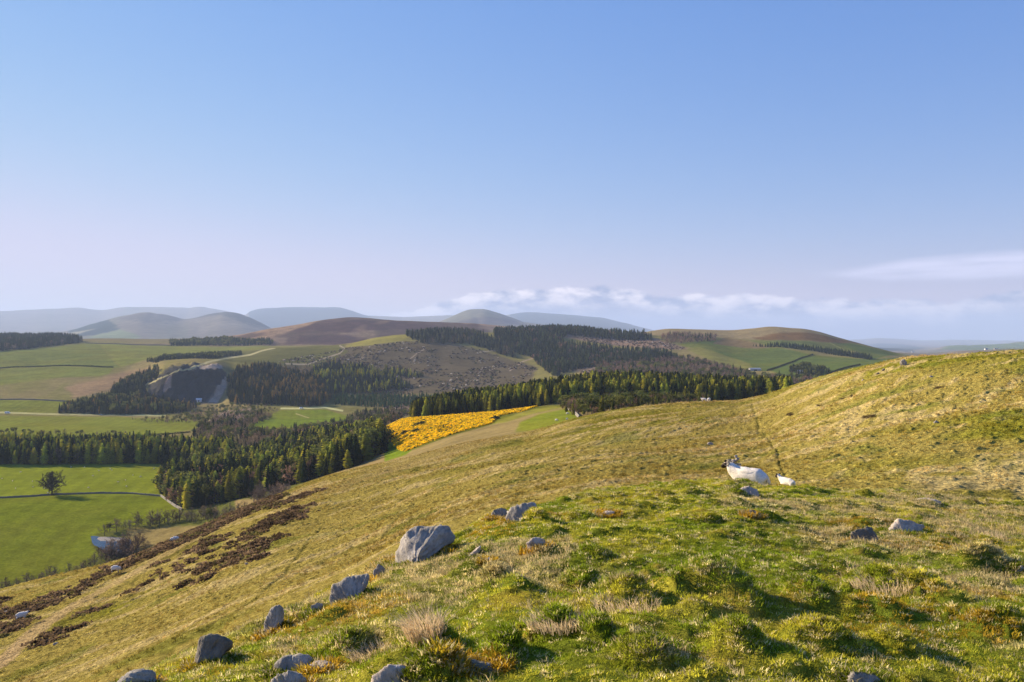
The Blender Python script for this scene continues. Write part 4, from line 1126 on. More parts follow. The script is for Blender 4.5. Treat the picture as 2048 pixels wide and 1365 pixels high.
# ---- brash, stumps and seedlings left on the felled ground
bx = [fill(c[1], c[5], c[6], 7.0, .5, .8) for c in COVER if c[0] == 'clearfell']
x, y, z = (np.concatenate([b[i] for b in bx]) for i in range(3))
k = fbm(x * .02, y * .02, 120, 3) + RNG.normal(0, .12, len(x)) < .12
x, y, z = x[k], y[k], z[k]; n = len(x)
rot = np.zeros((n, 3)); rot[:, 2] = RNG.uniform(0, 6.28, n)
pk = RNG.random(n)[:, None]
tint = np.where(pk < .45, np.array([[.060, .045, .038]]), np.where(pk < .75, np.array([[.17, .125, .10]]), np.where(pk < .84, np.array([[.50, .45, .40]]), np.array([[.055, .07, .03]]))))
sz = RNG.uniform(.6, 1.9, n)
scatter_group('brash', [bush_soup(50 + i, 1.3, .8, 30, .5).mesh('brash_heap', [M_TREE_I]) for i in range(3)], np.stack([x, y, z - .1], 1), rot, sz, tint, 'brash and stumps littering the felled hillside', 'brash')

# ---- tussocks of the hillside
n = 70000
q = np.exp(RNG.uniform(math.log(40) * 2, math.log(200) * 2, n) / 2)
q = np.sqrt(RNG.uniform(38 ** 2, 205 ** 2, n))
u = RNG.uniform(-60, 2110, n)
x, y = (u - CU) / F * q, q
qq = np.exp(controls(u)[1])
k = (y > qq[:, 3] * 1.15) & (y < qq[:, 6] * 1.06)
x, y, u = x[k], y[k], u[k]
v = v_of(u, y)
hea = np.zeros(len(u), bool)
for P in HEATHER: hea |= in_poly(u, v, P)
dense = fbm(x * .11, y * .11, 101, 3) + .25 * fbm(x * .5, y * .5, 102, 2)
k = ~hea & (dense > -.22) & (line_dist(u, v, TRACK_LINE) > np.interp(v, [985, 1060, 1180, 1330], [2.5, 4, 7, 14]))
for T in TRODS: k &= line_dist(u, v, T) > 3
x, y, u, v, dense = x[k], y[k], u[k], v[k], dense[k]
z = ground(x, y)
n = len(x)
col, _ = cover_at(u, v, x, y, 'hill')
tint = col * RNG.uniform(.6, 1.55, (n, 1)) * np.array([1.25, 1.17, 1.1])
rot = np.stack([RNG.normal(0, .1, n), RNG.normal(0, .1, n), RNG.uniform(0, 6.28, n)], 1)
tv = [tuft_soup(200 + i, 26, .20, .46, .22, .020, 1.0, .6).mesh('tussock', [M_TUSSOCK]) for i in range(5)]
scatter_group('hillside_tussocks', tv, np.stack([x, y, z - .02], 1), rot, np.clip(.35 + .7 * (dense + .25), .35, 1.0) * RNG.uniform(.55, 1.25, n) * .8, tint, 'tan and olive grass tussocks over the long hillside', 'grass')

# ---- turf of the near knoll
def knoll_points(n, ulo=-140, uhi=2190):
    q = np.sqrt(RNG.uniform(3.9 ** 2, 25.0 ** 2, n)); u = RNG.uniform(ulo, uhi, n)
    x, y = (u - CU) / F * q, q
    b = np.exp(controls(u)[1])
    k = y < b[:, 2] + 0.55 * (b[:, 3] - b[:, 2])
    return x[k], y[k], u[k]
x, y, u = knoll_points(135000)
ex = [(mx + RNG.normal(0, ra * .6, 350), my + RNG.normal(0, rb * .6, 350)) for mx, my, ra, rb, h, ang in MOUNDS]
x, y = np.concatenate([x] + [e[0] for e in ex]), np.concatenate([y] + [e[1] for e in ex]); u = CU + F * x / y
k = y > 3.5; x, y, u = x[k], y[k], u[k]
v = v_of(u, y)
n = len(x)
z = ground(x, y)
straw = fbm(x * .42, y * .42, 111, 4) + .35 * fbm(x * 2.2, y * 2.2, 112, 3) + .16 * sstep(u, 1450, 1950) * sstep(1200 - v, 60, 190) - .20 * sstep(1120 - v, -10, 60) * sstep(1500 - u, 0, 200) - .03
moss = fbm(x * .7 + 9, y * .7, 113, 3) + .3 * fbm(x * 3, y * 3, 114, 2)
g1, g2 = np.array([.225, .285, .018]), np.array([.48, .44, .042])
w = sstep(fbm(x * 1.3, y * 1.3, 115, 3), -.25, .3)[:, None]
tint = g1 * (1 - w) + g2 * w
w = sstep(straw + .22 * fbm(x * 5, y * 5, 118, 2), .08, .50)[:, None]
tint = tint * (1 - w) + np.array([.60, .49, .22]) * w
w = (sstep(moss, .26, .46) * .8)[:, None]
tint = tint * (1 - w) + np.array([.42, .25, .025]) * w
pale = (RNG.random(n) < .20)[:, None]
tint = np.where(pale, np.array([[.70, .59, .29]]), tint)
tint = tint * RNG.uniform(.45, 1.6, (n, 1))
rot = np.stack([RNG.normal(0, .15, n), RNG.normal(0, .15, n), RNG.uniform(0, 6.28, n)], 1)
TURF_VARIANTS = [tuft_soup(300 + i, 22, .018, .050, .05, .0030, 1.2, .5).mesh('turf_tuft', [M_GRASS]) for i in range(6)]
scatter_group('turf_grass', TURF_VARIANTS, np.stack([x, y, z], 1), rot, RNG.uniform(.55, 1.15, n) * (1 + .30 * np.clip(straw, 0, .6)), tint, 'short green and straw turf covering the near knoll', 'grass')
# longer bleached grass
x, y, u = knoll_points(36000)
v = v_of(u, y)
straw = fbm(x * .42, y * .42, 111, 4) + .18 * sstep(u, 1400, 1900) * sstep(1200 - v, 60, 190) + .3 * fbm(x * 1.6, y * 1.6, 116, 3) - .15 * sstep(1150 - v, 0, 60) * sstep(1500 - u, 0, 200)
pk = np.zeros(len(x))
for (tu, tv_, ru, rv) in [(1255, 1195, 75, 45), (850, 1245, 45, 40), (760, 1305, 110, 25), (1765, 1150, 90, 28), (1110, 1225, 70, 25), (1960, 1060, 140, 45), (1880, 1000, 160, 18), (1320, 1330, 120, 40)]:
    pk = np.maximum(pk, 1 - np.hypot((u - tu) / ru, (v - tv_) / rv))
k = (straw > .34) | (RNG.random(len(x)) < np.clip(pk * 1.6, 0, .95)) | (RNG.random(len(x)) < .022)
x, y, u, v, pk = x[k], y[k], u[k], v[k], pk[k]
n = len(x); z = ground(x, y)
tint = np.array([.58, .46, .23]) * RNG.uniform(.65, 1.3, (n, 1))
g = (RNG.random(n) < .25)[:, None]
tint = np.where(g, np.array([[.19, .19, .05]]) * RNG.uniform(.7, 1.3, (n, 1)), tint)
lv = [tuft_soup(330 + i, 17, .05, .125, .06, .0030, .9, .45, -.25).mesh('long_tuft', [M_GRASS]) for i in range(5)]
rot = np.stack([RNG.normal(0, .12, n), RNG.normal(0, .12, n), RNG.normal(.3, .8, n)], 1)
scatter_group('bleached_grass', lv, np.stack([x, y, z], 1), rot, RNG.uniform(.5, 1.0, n) * (1 + .35 * np.clip(pk, 0, 1)), tint, 'long bleached straw grass in drifts on the near knoll', 'grass')

# ---- straw tussocks that stand out singly
for i, (tu, tv_, hh, ww, label) in enumerate([(852, 1292, .24, .13, 'tall windblown straw tussock in the middle of the foreground'), (1256, 1222, .11, .26, 'broad pale tussock left of the biggest grassy mound'), (742, 1322, .09, .18, 'low straw tussock above the cracked pale boulder'),
                                              (1766, 1188, .11, .26, 'wide bleached tussock below the dark lichen-spotted rock'), (1112, 1270, .10, .20, 'rounded straw tussock on a hummock right of the windblown one'), (1960, 1085, .10, .30, 'bleached tussock near the right edge of the knoll')]):
    ys = np.exp(np.linspace(math.log(3.2), math.log(22), 400)); xs = (tu - CU) / F * ys
    k = int(np.argmin(np.abs(CV - ground(xs, ys) / ys * F - (tv_ - 12))))
    m_ = plant_mat('straw_blades', 'object', .35, .3, 20.0) if i == 0 else m_
    o = put('straw_tussock', tuft_soup(400 + i, 420, hh * .6, hh * 1.25, ww, .0028, .7, .45, -.22).mesh('straw_tussock', [m_]), label=label, category='tussock')
    o.location = (xs[k], ys[k], float(ground(xs[k:k + 1], ys[k:k + 1])[0])); o.color = (.72, .56, .33, 1)
# ------------------------------------------------------------------ rocks
def rock_mat(name, base, lichen, moss):
    m, t = new_mat(name)
    g = nd(t, 'ShaderNodeTexCoord'); P = g.outputs['Object']
    oi = nd(t, 'ShaderNodeObjectInfo')
    add = nd(t, 'ShaderNodeVectorMath', operation='ADD'); t.links.new(P, add.inputs[0])
    sc = nd(t, 'ShaderNodeVectorMath', operation='SCALE'); t.links.new(oi.outputs['Location'], sc.inputs[0]); sc.inputs['Scale'].default_value = 3.0
    t.links.new(sc.outputs[0], add.inputs[1]); P = add.outputs[0]
    c = mixc(t, ramp(t, noise(t, P, 5.0, 6.0, .65), .35, .65), tuple(q * .62 for q in base), base)
    c = mixc(t, ramp(t, noise(t, P, 38.0, 3.0, .6), .42, .75, 0, .6), c, tuple(q * .45 for q in base))
    c = mixc(t, mth(t, 'MULTIPLY', ramp(t, noise(t, P, 11.0, 4.0, .6), .60, .66), .7), c, (.46, .45, .42))
    c = mixc(t, mth(t, 'MULTIPLY', ramp(t, noise(t, P, 8.0, 4.0, .6), .66, .70), lichen), c, (.42, .27, .03))
    if moss:
        n2 = nd(t, 'ShaderNodeNewGeometry'); sp = nd(t, 'ShaderNodeSeparateXYZ'); t.links.new(n2.outputs['Normal'], sp.inputs[0])
        k = mth(t, 'MULTIPLY', ramp(t, mth(t, 'ADD', sp.outputs[2], mth(t, 'MULTIPLY', noise(t, P, 9.0, 4.0), .9)), 1.0, 1.3), moss)
        c = mixc(t, k, c, (.085, .085, .018))
    b = nd(t, 'ShaderNodeBump'); b.inputs['Strength'].default_value = .75; b.inputs['Distance'].default_value = .03
    t.links.new(noise(t, P, 16.0, 6.0, .7), b.inputs['Height'])
    finish(t, bsdf_of(t, c, .9, .2, b.outputs[0]))
    return m


R_GREY = rock_mat('grey_stone', (.43, .385, .33), .45, .2)
R_MOSSY = rock_mat('mossy_stone', (.36, .32, .27), .5, .9)
R_DARK = rock_mat('dark_stone', (.25, .215, .17), .4, .3)
R_PALE = rock_mat('pale_stone', (.56, .46, .37), .2, .1)


def rock_mesh(seed, dims, cuts, rough=.15):
    """a boulder: a ball cut by planes, weathered, half sunk"""
    r = random.Random(seed)
    bm = bmesh.new(); bmesh.ops.create_icosphere(bm, subdivisions=5, radius=1.0)
    planes = []
    for k in range(cuts):
        d = Vector((r.gauss(0, 1), r.gauss(0, 1), r.gauss(0, .8))).normalized()
        planes.append((d, r.uniform(.45, .78)))
    co = np.array([v.co for v in bm.verts])
    for d, o in planes:
        dd = np.array(d); q = co @ dd
        co = co - dd[None] * (np.maximum(0, q - o) * .92)[:, None]
    n1 = fbm(co[:, 0] * 2.0 + seed * 3.1 + co[:, 2] * 1.3, co[:, 1] * 2.0 + co[:, 2] * 1.7, 200 + seed, 4)
    n2 = fbm(co[:, 0] * 6 + co[:, 2] * 5 + seed, co[:, 1] * 6 - co[:, 2] * 4, 230 + seed, 3)
    crack = -np.maximum(0, .10 - np.abs(fbm(co[:, 0] * 1.6 + seed, co[:, 2] * 1.6 + co[:, 1], 260 + seed, 2))) * .8
    co = co * (1 + rough * 1.6 * n1 + rough * .5 * n2 + crack * .9)[:, None] * np.array(dims)[None]
    for v, c in zip(bm.verts, co): v.co = c
    me = bpy.data.meshes.new('rock'); bm.to_mesh(me); bm.free()
    me.polygons.foreach_set('use_smooth', [True] * len(me.polygons))
    return me


# (middle u, lowest v, width px, height px, depth ratio, tilt of the long axis in degrees, cuts, material, label)
ROCKS = [
    (578, 1228, 30, 12, .8, 10, 5, R_PALE, 'low pale stone beside the upright wedge-shaped rock'),
    (640, 1338, 44, 14, .8, 4, 5, R_PALE, 'thin pinkish slab touching the flat pale rock'),
    (938, 1350, 108, 30, .6, -3, 6, R_DARK, 'low dark rock ledge half buried in shaded grass'),
    (1074, 1102, 26, 34, .6, 58, 6, R_PALE, 'narrow pale stone leaning in the orange moss'),
    (825, 1131, 13, 13, .8, 0, 5, R_PALE, 'tiny pale stone at the foot of the largest boulder'),
    (272, 1374, 60, 34, .8, 16, 6, R_GREY, 'grey rock with orange moss at the bottom left corner of the knoll'),
    (1856, 1010, 50, 13, .8, 5, 5, R_PALE, 'flat tan stone on the brow far right of the lamb'),
    (950, 1112, 26, 22, .7, 50, 7, R_PALE, 'pinkish stone right of the largest boulder'),
    (2040, 1143, 30, 14, .8, 20, 6, R_PALE, 'pale stone at the right edge of the picture'),
    (978, 1128, 11, 13, .8, 30, 6, R_PALE, 'tiny pinkish stone right of the pinkish one'),
    (1215, 1030, 34, 8, .8, 0, 5, R_PALE, 'small flat stone beside the mossy hummock'),
    (1508, 1030, 26, 9, .8, 0, 6, R_DARK, 'small dark stone in the grass below the ewe'),
]
ROCK_AT = []
for i, (ru, rv, w, h, dr, tilt, cuts, mat, label) in enumerate(ROCKS):
    ys = np.exp(np.linspace(math.log(3.2), math.log(24), 500))
    b = float(np.exp(controls([ru])[1][0, 2]))
    ys = ys[ys < b * 1.02]
    xs = (ru - CU) / F * ys
    vv = CV - ground(xs, ys) / ys * F
    k = int(np.argmin(np.abs(vv - (rv - h * .12))))
    y = ys[k]; x = xs[k]
    W_, H_ = w / F * y, h / F * y
    ti = math.radians(tilt)
    L = min(W_ / max(math.cos(ti), .5), W_ * 1.25)
    ROCK_AT.append((x, y + .1 * W_, L * .55, L * .55 * dr))
    me = rock_mesh(i + 1, (L * .58, L * .58 * dr, max(H_ * .78 - .25 * abs(math.sin(ti)) * L, H_ * .42)), cuts)
    me.materials.append(mat)
    o = put('rock', me, label=label, category='rock')
    o.location = (x, y + .1 * W_, float(ground([x], [y])[0]) + H_ * .12)
    o.rotation_euler = (0, -ti, math.radians(RNG.uniform(-12, 12)))
# the main rocks: their outlines as seen from the camera, a ridge that parts the sunlit left face from the right one, real depth
A_, B_ = (300, 960, 2.4976), (1200, 920, 2.4151)
SHAPED = [
    (A_, [(1200, 415), (1222, 370), (1245, 310), (1275, 268), (1330, 250), (1400, 246), (1445, 233), (1480, 240), (1506, 275), (1525, 312), (1490, 336), (1400, 346), (1335, 362), (1265, 412)], 1325, 1.1, R_GREY, 'largest grey boulder, its sunlit sloping face on the left and dark face on the right'),
    (A_, [(888, 612), (884, 570), (905, 530), (980, 500), (1050, 485), (1088, 474), (1092, 500), (1060, 545), (1010, 585), (960, 598), (915, 612)], 1030, 1.0, R_GREY, 'long pale grey rock with cracked front, downhill of the largest boulder'),
    (A_, [(1113, 495), (1112, 460), (1140, 423), (1165, 440), (1188, 462), (1172, 495), (1140, 505)], 1168, 1.0, R_GREY, 'small pointed pale stone between the long rock and the largest boulder'),
    (A_, [(799, 668), (803, 630), (830, 616), (864, 624), (850, 655), (815, 676)], 812, 1.0, R_GREY, 'small tilted grey stone just below the long cracked rock'),
    (A_, [(562, 768), (558, 730), (578, 680), (608, 640), (640, 630), (658, 648), (664, 695), (650, 728), (610, 745), (575, 772)], 630, 1.1, R_GREY, 'upright wedge-shaped grey rock on the left edge of the knoll'),
    (A_, [(209, 910), (219, 850), (238, 800), (275, 776), (330, 788), (392, 812), (410, 835), (380, 868), (300, 885), (250, 900), (225, 915)], 246, .95, R_DARK, 'dark angular boulder with a narrow sunlit edge, lowest big rock on the left slope'),  # dark stone paints in the shade of its front
    (A_, [(602, 985), (608, 935), (650, 900), (720, 884), (780, 887), (805, 915), (775, 948), (700, 960), (640, 978)], 752, 1.1, R_GREY, 'flat pale rock lying in the moss below the upright wedge'),
    (A_, [(585, 1025), (618, 985), (690, 967), (742, 980), (772, 1025), (700, 1060), (620, 1060)], 725, 1.1, R_GREY, 'rounded grey rock cut by the bottom edge of the picture'),
    (A_, [(1092, 1025), (1108, 980), (1155, 960), (1165, 940), (1250, 938), (1285, 950), (1295, 1025), (1200, 1070), (1110, 1070)], 1240, .9, R_PALE, 'cracked pale boulder at the bottom edge below the straw tuft'),
    (A_, [(1776, 212), (1778, 180), (1808, 140), (1868, 124), (1926, 121), (1940, 145), (1900, 200), (1840, 216)], 1880, 1.1, R_GREY, 'rounded grey rock with a dark mossy hummock on its right'),
    (A_, [(1696, 192), (1713, 155), (1755, 140), (1788, 155), (1785, 182), (1730, 192)], 1765, 1.0, R_MOSSY, 'small rock left of the rounded rock with the mossy hummock'),
    (B_, [(645, 172), (688, 140), (725, 126), (768, 150), (780, 168), (700, 178)], 738, 1.0, R_PALE, 'pale pointed stone in front of the ewe'),
    (B_, [(1216, 382), (1220, 350), (1260, 336), (1316, 326), (1338, 345), (1352, 385), (1320, 405), (1260, 412), (1228, 402)], 1322, .8, R_DARK, 'dark lichen-spotted rock standing alone right of the ewe'),
    (B_, [(1398, 356), (1418, 325), (1454, 293), (1500, 291), (1580, 316), (1590, 335), (1500, 345), (1430, 358)], 1462, .8, R_PALE, 'pale leaning slab with orange moss, behind the dark lichen-spotted rock'),
    (B_, [(1205, 1085), (1238, 1045), (1290, 1031), (1332, 1043), (1382, 1085), (1330, 1110), (1240, 1110)], 1318, 1.0, R_MOSSY, 'grey rock with orange lichen at the bottom edge on the right'),
]


def shaped_rock(seed, crop, outline, ridge, depth, mat, label):
    ox, oy, sc = crop
    P = np.array([(ox + a / sc, oy + b / sc) for a, b in outline])
    ru = ox + ridge / sc
    uc, vb = P[:, 0].mean(), np.sort(P[:, 1])[-3:].mean()
    b = float(np.exp(controls([uc])[1][0, 2]))
    ys = np.exp(np.linspace(math.log(3.0), math.log(b), 500)); xs = (uc - CU) / F * ys
    Y = float(ys[np.argmin(np.abs(CV - ground(xs, ys) / ys * F - vb))])
    n = 64
    Q = np.vstack([P, P[:1]]); L = np.concatenate([[0], np.cumsum(np.hypot(*np.diff(Q, axis=0).T))])
    t = np.linspace(0, L[-1], n, endpoint=False)
    U, V = np.interp(t, L, Q[:, 0]), np.interp(t, L, Q[:, 1])
    for _ in range(1):
        U, V = .25 * np.roll(U, 1) + .5 * U + .25 * np.roll(U, -1), .25 * np.roll(V, 1) + .5 * V + .25 * np.roll(V, -1)
    X, Z = (U - CU) / F * Y, -(V - CV) / F * Y
    gz = ground(X, np.full(n, Y))
    wid = X.max() - X.min()
    low = sstep(vb - V, -2, .35 * (V.max() - V.min()))
    Z = Z - (1 - low) * .16                                   # the foot goes into the ground
    rx = (ru - CU) / F * Y; rz = Z.mean() * .55 + Z.max() * .45
    D = wid * .5 * depth
    lays = [(-1.0, .0), (-.75, .24), (-.5, .5), (-.25, .77), (-.06, .96), (.06, 1.0), (.3, .93), (.6, .7), (.85, .35), (.95, .0)]
    verts, faces = [], []
    zb_ = Z.min() - .05
    for q, s in lays:
        cx = rx if q < 0 else X.mean()
        f = (.62 + .38 * s) if q < 0 else (.45 + .55 * s)
        for i in range(n):
            verts.append((cx + (X[i] - cx) * s, Y + q * D + D * .35, zb_ + (Z[i] - zb_) * f - (.10 if q < -.2 else 0) * (1 - s)))
    for a in range(len(lays) - 1):
        for i in range(n):
            j = (i + 1) % n
            faces.append((a * n + i, a * n + j, (a + 1) * n + j, (a + 1) * n + i))
    bm = bmesh.new()
    vs = [bm.verts.new(v) for v in verts]
    for f in faces:
        try: bm.faces.new([vs[i] for i in f])
        except ValueError: pass
    bmesh.ops.remove_doubles(bm, verts=bm.verts, dist=1e-5)
    bmesh.ops.recalc_face_normals(bm, faces=bm.faces)
    bmesh.ops.subdivide_edges(bm, edges=bm.edges, cuts=1, use_grid_fill=True)
    for _ in range(3): bmesh.ops.smooth_vert(bm, verts=bm.verts, factor=.5, use_axis_x=True, use_axis_y=True, use_axis_z=True)
    bm.normal_update()
    co = np.array([v.co for v in bm.verts]); no = np.array([v.normal for v in bm.verts])
    k = 1 / wid
    d = .06 * fbm(co[:, 0] * 3.4 * k + seed, co[:, 2] * 3.4 * k + co[:, 1] * 2.6 * k, 500 + seed, 3) + .035 * fbm(co[:, 0] * 10 * k - co[:, 1] * 8 * k, co[:, 2] * 10 * k + co[:, 1] * 4 * k, 530 + seed, 3)
    gro = np.abs(fbm(co[:, 0] * 2.2 * k + co[:, 2] * 4 * k + seed, co[:, 1] * 4 * k + co[:, 2] * 1.5 * k, 560 + seed, 2))
    d = d - .05 * (1 - sstep(gro, .0, .035))
    co = co + no * (d * wid)[:, None]
    c0 = np.array([X.mean(), Y + D * .35, float(ground([X.mean()], [Y])[0])])
    for v, c in zip(bm.verts, co - c0): v.co = c
    me = bpy.data.meshes.new('rock'); bm.to_mesh(me); bm.free()
    me.polygons.foreach_set('use_smooth', [True] * len(me.polygons)); me.materials.append(mat)
    o = put('rock', me, label=label, category='rock'); o.location = c0
    ROCK_AT.append((c0[0], c0[1], wid * .5, D * .9))


for i, (crop, outline, ridge, depth, mat, label) in enumerate(SHAPED): shaped_rock(i, crop, outline, ridge, depth, mat, label)
HROCKS = [(1808, 729, 14, 12, 'grey outcrop high on the skyline of the right hill', R_GREY), (1766, 742, 7, 6, 'dark stone just below the outcrop on the right hill', R_DARK), (1757, 747, 6, 4, 'small dark stone left below the skyline outcrop', R_DARK),
          (1871, 845, 11, 7, 'grey stone in the middle of the right hillside', R_GREY), (1863, 755, 8, 4, 'pale stone below the skyline of the right hill', R_PALE), (1725, 760, 5, 4, 'tiny pale stone on the left shoulder of the right hill', R_PALE),
          (1421, 892, 12, 6, 'pale stone on the hillside up and left of the ewe', R_PALE), (113, 1285, 12, 7, 'grey stone in the grass right of the dirt track', R_GREY), (493, 1133, 8, 6, 'small pale stone right of the heather strips', R_PALE), (12, 1224, 9, 5, 'pale stone in the heather at the left edge', R_PALE)]
for i, (ru, rv, w, h, label, mat) in enumerate(HROCKS):
    x, y, z = spot(ru, rv, 34, 215)
    me = rock_mesh(60 + i, (w / F * y * .58, w / F * y * .5, h / F * y * .7), 8); me.materials.append(mat)
    o = put('rock', me, label=label, category='rock'); o.location = (x, y, z + h / F * y * .2)
# the little stack of stones behind the ewe
x, y, z = spot(1471, 930, 38, 150)
root = bpy.data.objects.new('stone_pile', None); COL.objects.link(root); root.location = (x, y, z)
root['label'] = 'small heap of grey stones on the hillside just behind the ewe'; root['category'] = 'stone pile'
s = y / F
for k, (dx, dz, w, h) in enumerate([(-6, 3, 13, 10), (5, 3, 13, 9), (-4, 11, 11, 8), (3, 16, 9, 8), (1, 22, 6, 5)]):
    me = rock_mesh(80 + k, (w * s * .6, w * s * .5, h * s * .62), 7); me.materials.append(R_GREY if k % 2 else R_PALE)
    o = put('stone', me, root); o.location = (dx * s, 0, dz * s)

# ------------------------------------------------------------------ sheep
def skin_mesh(name, verts, edges, radii, root=0, subsurf=2):
    me = bpy.data.meshes.new(name + '_frame'); me.from_pydata(verts, edges, []); me.update()
    o = bpy.data.objects.new(name + '_frame', me); COL.objects.link(o)
    o.modifiers.new('skin', 'SKIN').use_smooth_shade = True
    sv = me.skin_vertices[0].data
    for i, r in enumerate(radii):
        sv[i].radius = r if isinstance(r, tuple) else (r, r)
        sv[i].use_root = (i == root)
    ss = o.modifiers.new('ss', 'SUBSURF'); ss.levels = ss.render_levels = subsurf
    dg = bpy.context.evaluated_depsgraph_get()
    out = bpy.data.meshes.new_from_object(o.evaluated_get(dg)); out.name = name
    bpy.data.objects.remove(o); bpy.data.meshes.remove(me)
    return out


def wool_mat():
    m, t = new_mat('fleece')
    at = nd(t, 'ShaderNodeAttribute', attribute_name='albedo')
    tc = nd(t, 'ShaderNodeTexCoord')
    f = ramp(t, noise(t, tc.outputs['Object'], 22.0, 5.0, .65), .3, .7, .80, 1.08)
    cc = nd(t, 'ShaderNodeCombineXYZ')
    for i in range(3): t.links.new(f, cc.inputs[i])
    c = mixc(t, 1.0, at.outputs['Color'], cc.outputs[0], 'MULTIPLY')
    b = nd(t, 'ShaderNodeBump'); b.inputs['Strength'].default_value = .6; b.inputs['Distance'].default_value = .02
    t.links.new(noise(t, tc.outputs['Object'], 34.0, 4.0, .7), b.inputs['Height'])
    finish(t, bsdf_of(t, c, .95, .05, b.outputs[0]))
    return m


M_WOOL = wool_mat()
mk, t = new_mat('horn'); finish(t, bsdf_of(t, (.38, .31, .22), .6, .3)); M_HORN = mk
mk, t = new_mat('dark_hide'); finish(t, bsdf_of(t, (.030, .024, .022), .7, .2)); M_HIDE = mk
mk, t = new_mat('dark_eye'); finish(t, bsdf_of(t, (.012, .010, .008), .2, .5)); M_EYE = mk


def sheep_body(name, head_drop=0.0, head_turn=0.0, lamb=False, sub=2):
    k = 0.80 if lamb else 1.0
    hx, hz = .61, .90 - head_drop
    ty = head_turn
    V = [(-.34, 0, .60), (0, 0, .585), (.30, 0, .60), (.45, ty * .2, .70 - head_drop * .35), (.55, ty * .5, .82 - head_drop * .8), (hx + .03, ty * .8, hz - .02), (hx + .12, ty * 1.3, hz - .085), (hx + .165, ty * 1.5, hz - .13)]
    R = [(.225, .225), (.25, .245), (.225, .235), (.175, .18), (.13, .135), (.082, .092), (.06, .068), (.046, .05)]
    if lamb:
        R = [(a * .78, b * .78) for a, b in R[:5]] + [(.115, .12), (.08, .085), (.06, .06)]
    E = [(i, i + 1) for i in range(7)]
    n = len(V)
    V.append((-.50, 0, .60)); R.append((.05, .05)); E.append((0, n))                       # rump
    V.append((-.55, 0, .45)); R.append((.035, .03)); E.append((n, n + 1))                  # tail
    for (x, side, hind) in ((.28, 1, 0), (.28, -1, 0), (-.34, 1, 1), (-.34, -1, 1)):
        a = len(V); j = 2 if not hind else 0
        V += [(x + (.02 if hind else 0), side * .12, .42), (x + (-.10 if hind else .02), side * .125, .27), (x + (-.03 if hind else 0), side * .125, .10), (x + (-.01 if hind else .01), side * .125, .0)]
        R += [(.095, .10) if hind else (.075, .08), (.042, .042), (.028, .028), (.034, .034)]
        E += [(j, a), (a, a + 1), (a + 1, a + 2), (a + 2, a + 3)]
    me = skin_mesh(name, [Vector(v) for v in V], E, R, 1, sub)
    co = np.empty(len(me.vertices) * 3, np.float32); me.vertices.foreach_get('co', co); co = co.reshape(-1, 3).astype(float)
    no = np.array([v.normal for v in me.vertices])
    face = sstep(co[:, 0], hx - .04, hx + .01) * (co[:, 2] > hz - .30)
    legs = 1 - sstep(co[:, 2], .22, .34)
    wool = np.clip(1 - np.maximum(face, legs), 0, 1)
    lump = fbm(co[:, 0] * 9 + co[:, 1] * 4, co[:, 2] * 9 + co[:, 1] * 7, 301, 4) * .035 + fbm(co[:, 0] * 26 + co[:, 1] * 11, co[:, 2] * 26 - co[:, 1] * 17, 302, 2) * .022
    shag = -.045 * sstep(.52 - co[:, 2], 0, .12) * (np.abs(fbm(co[:, 0] * 22, co[:, 1] * 22, 303, 2)) + .15)
    co2 = co + no * (lump * wool)[:, None]; co2[:, 2] += shag * wool
    me.vertices.foreach_set('co', co2.astype(np.float32).ravel())
    col = np.tile(np.array([.82, .74, .63]), (len(co), 1))
    rear = (sstep(-co[:, 0], .38, .52) * .18)[:, None]
    col = col * (1 - rear) + np.array([.55, .46, .33]) * rear
    dark = np.array([.038, .027, .022])
    blot = np.clip(face, 0, 1)[:, None]
    col = col * (1 - blot) + dark * blot
    blaze = (face * sstep(co[:, 2] - (hz - (co[:, 0] - hx) * .62), .015, .06) * (np.abs(co[:, 1] - ty * 1.1) < .035))[:, None]
    col = col * (1 - blaze) + np.array([.62, .52, .42]) * blaze
    patch = (legs * sstep(fbm(co[:, 0] * 14 + co[:, 1] * 31, co[:, 2] * 14, 304, 2), -.1, .2))[:, None]
    lg = legs[:, None]
    col = col * (1 - lg) + (np.array([.60, .53, .45]) * (1 - patch) + dark * patch) * lg
    a = me.color_attributes.new('albedo', 'FLOAT_COLOR', 'POINT')
    rgba = np.ones((len(co), 4), np.float32); rgba[:, :3] = col
    a.data.foreach_set('color', rgba.ravel())
    me.materials.clear(); me.materials.append(M_WOOL)
    return me, hx, hz, ty, k


def sheep(name, body, kit, loc, heading, scale, label, group=None, detail=True, cat='sheep'):
    me, hx, hz, ty, k = body
    root = put(name, me, label=label, category=cat)
    if group: root['group'] = group
    root.location = loc; root.rotation_euler = (0, 0, heading); root.scale = (scale,) * 3
    if detail:
        for nm, meshes in kit:
            for q in meshes: put(nm, q, root)
    return root


def ear_mesh(hx, hz, ty, side):
    s = Soup(); b = Vector((hx + .02, ty * .8 + side * .055, hz + .055))
    tip = b + Vector((-.02, side * .15, .015)); up = Vector((-.005, .0, .032)); th = Vector((.012, 0, 0))
    m = (b + tip) * .5
    s.face([tuple(b + up * .5 + th), tuple(m + up + th), tuple(tip), tuple(m - up + th), tuple(b - up * .5 + th)])
    s.face([tuple(b + up * .5 - th), tuple(b - up * .5 - th), tuple(m - up - th), tuple(tip), tuple(m + up - th)])
    for a, c in ((b + up * .5, m + up), (m - up, b - up * .5)): s.face([tuple(a + th), tuple(a - th), tuple(c - th), tuple(c + th)])
    return s.mesh('ear', [M_HIDE], False)


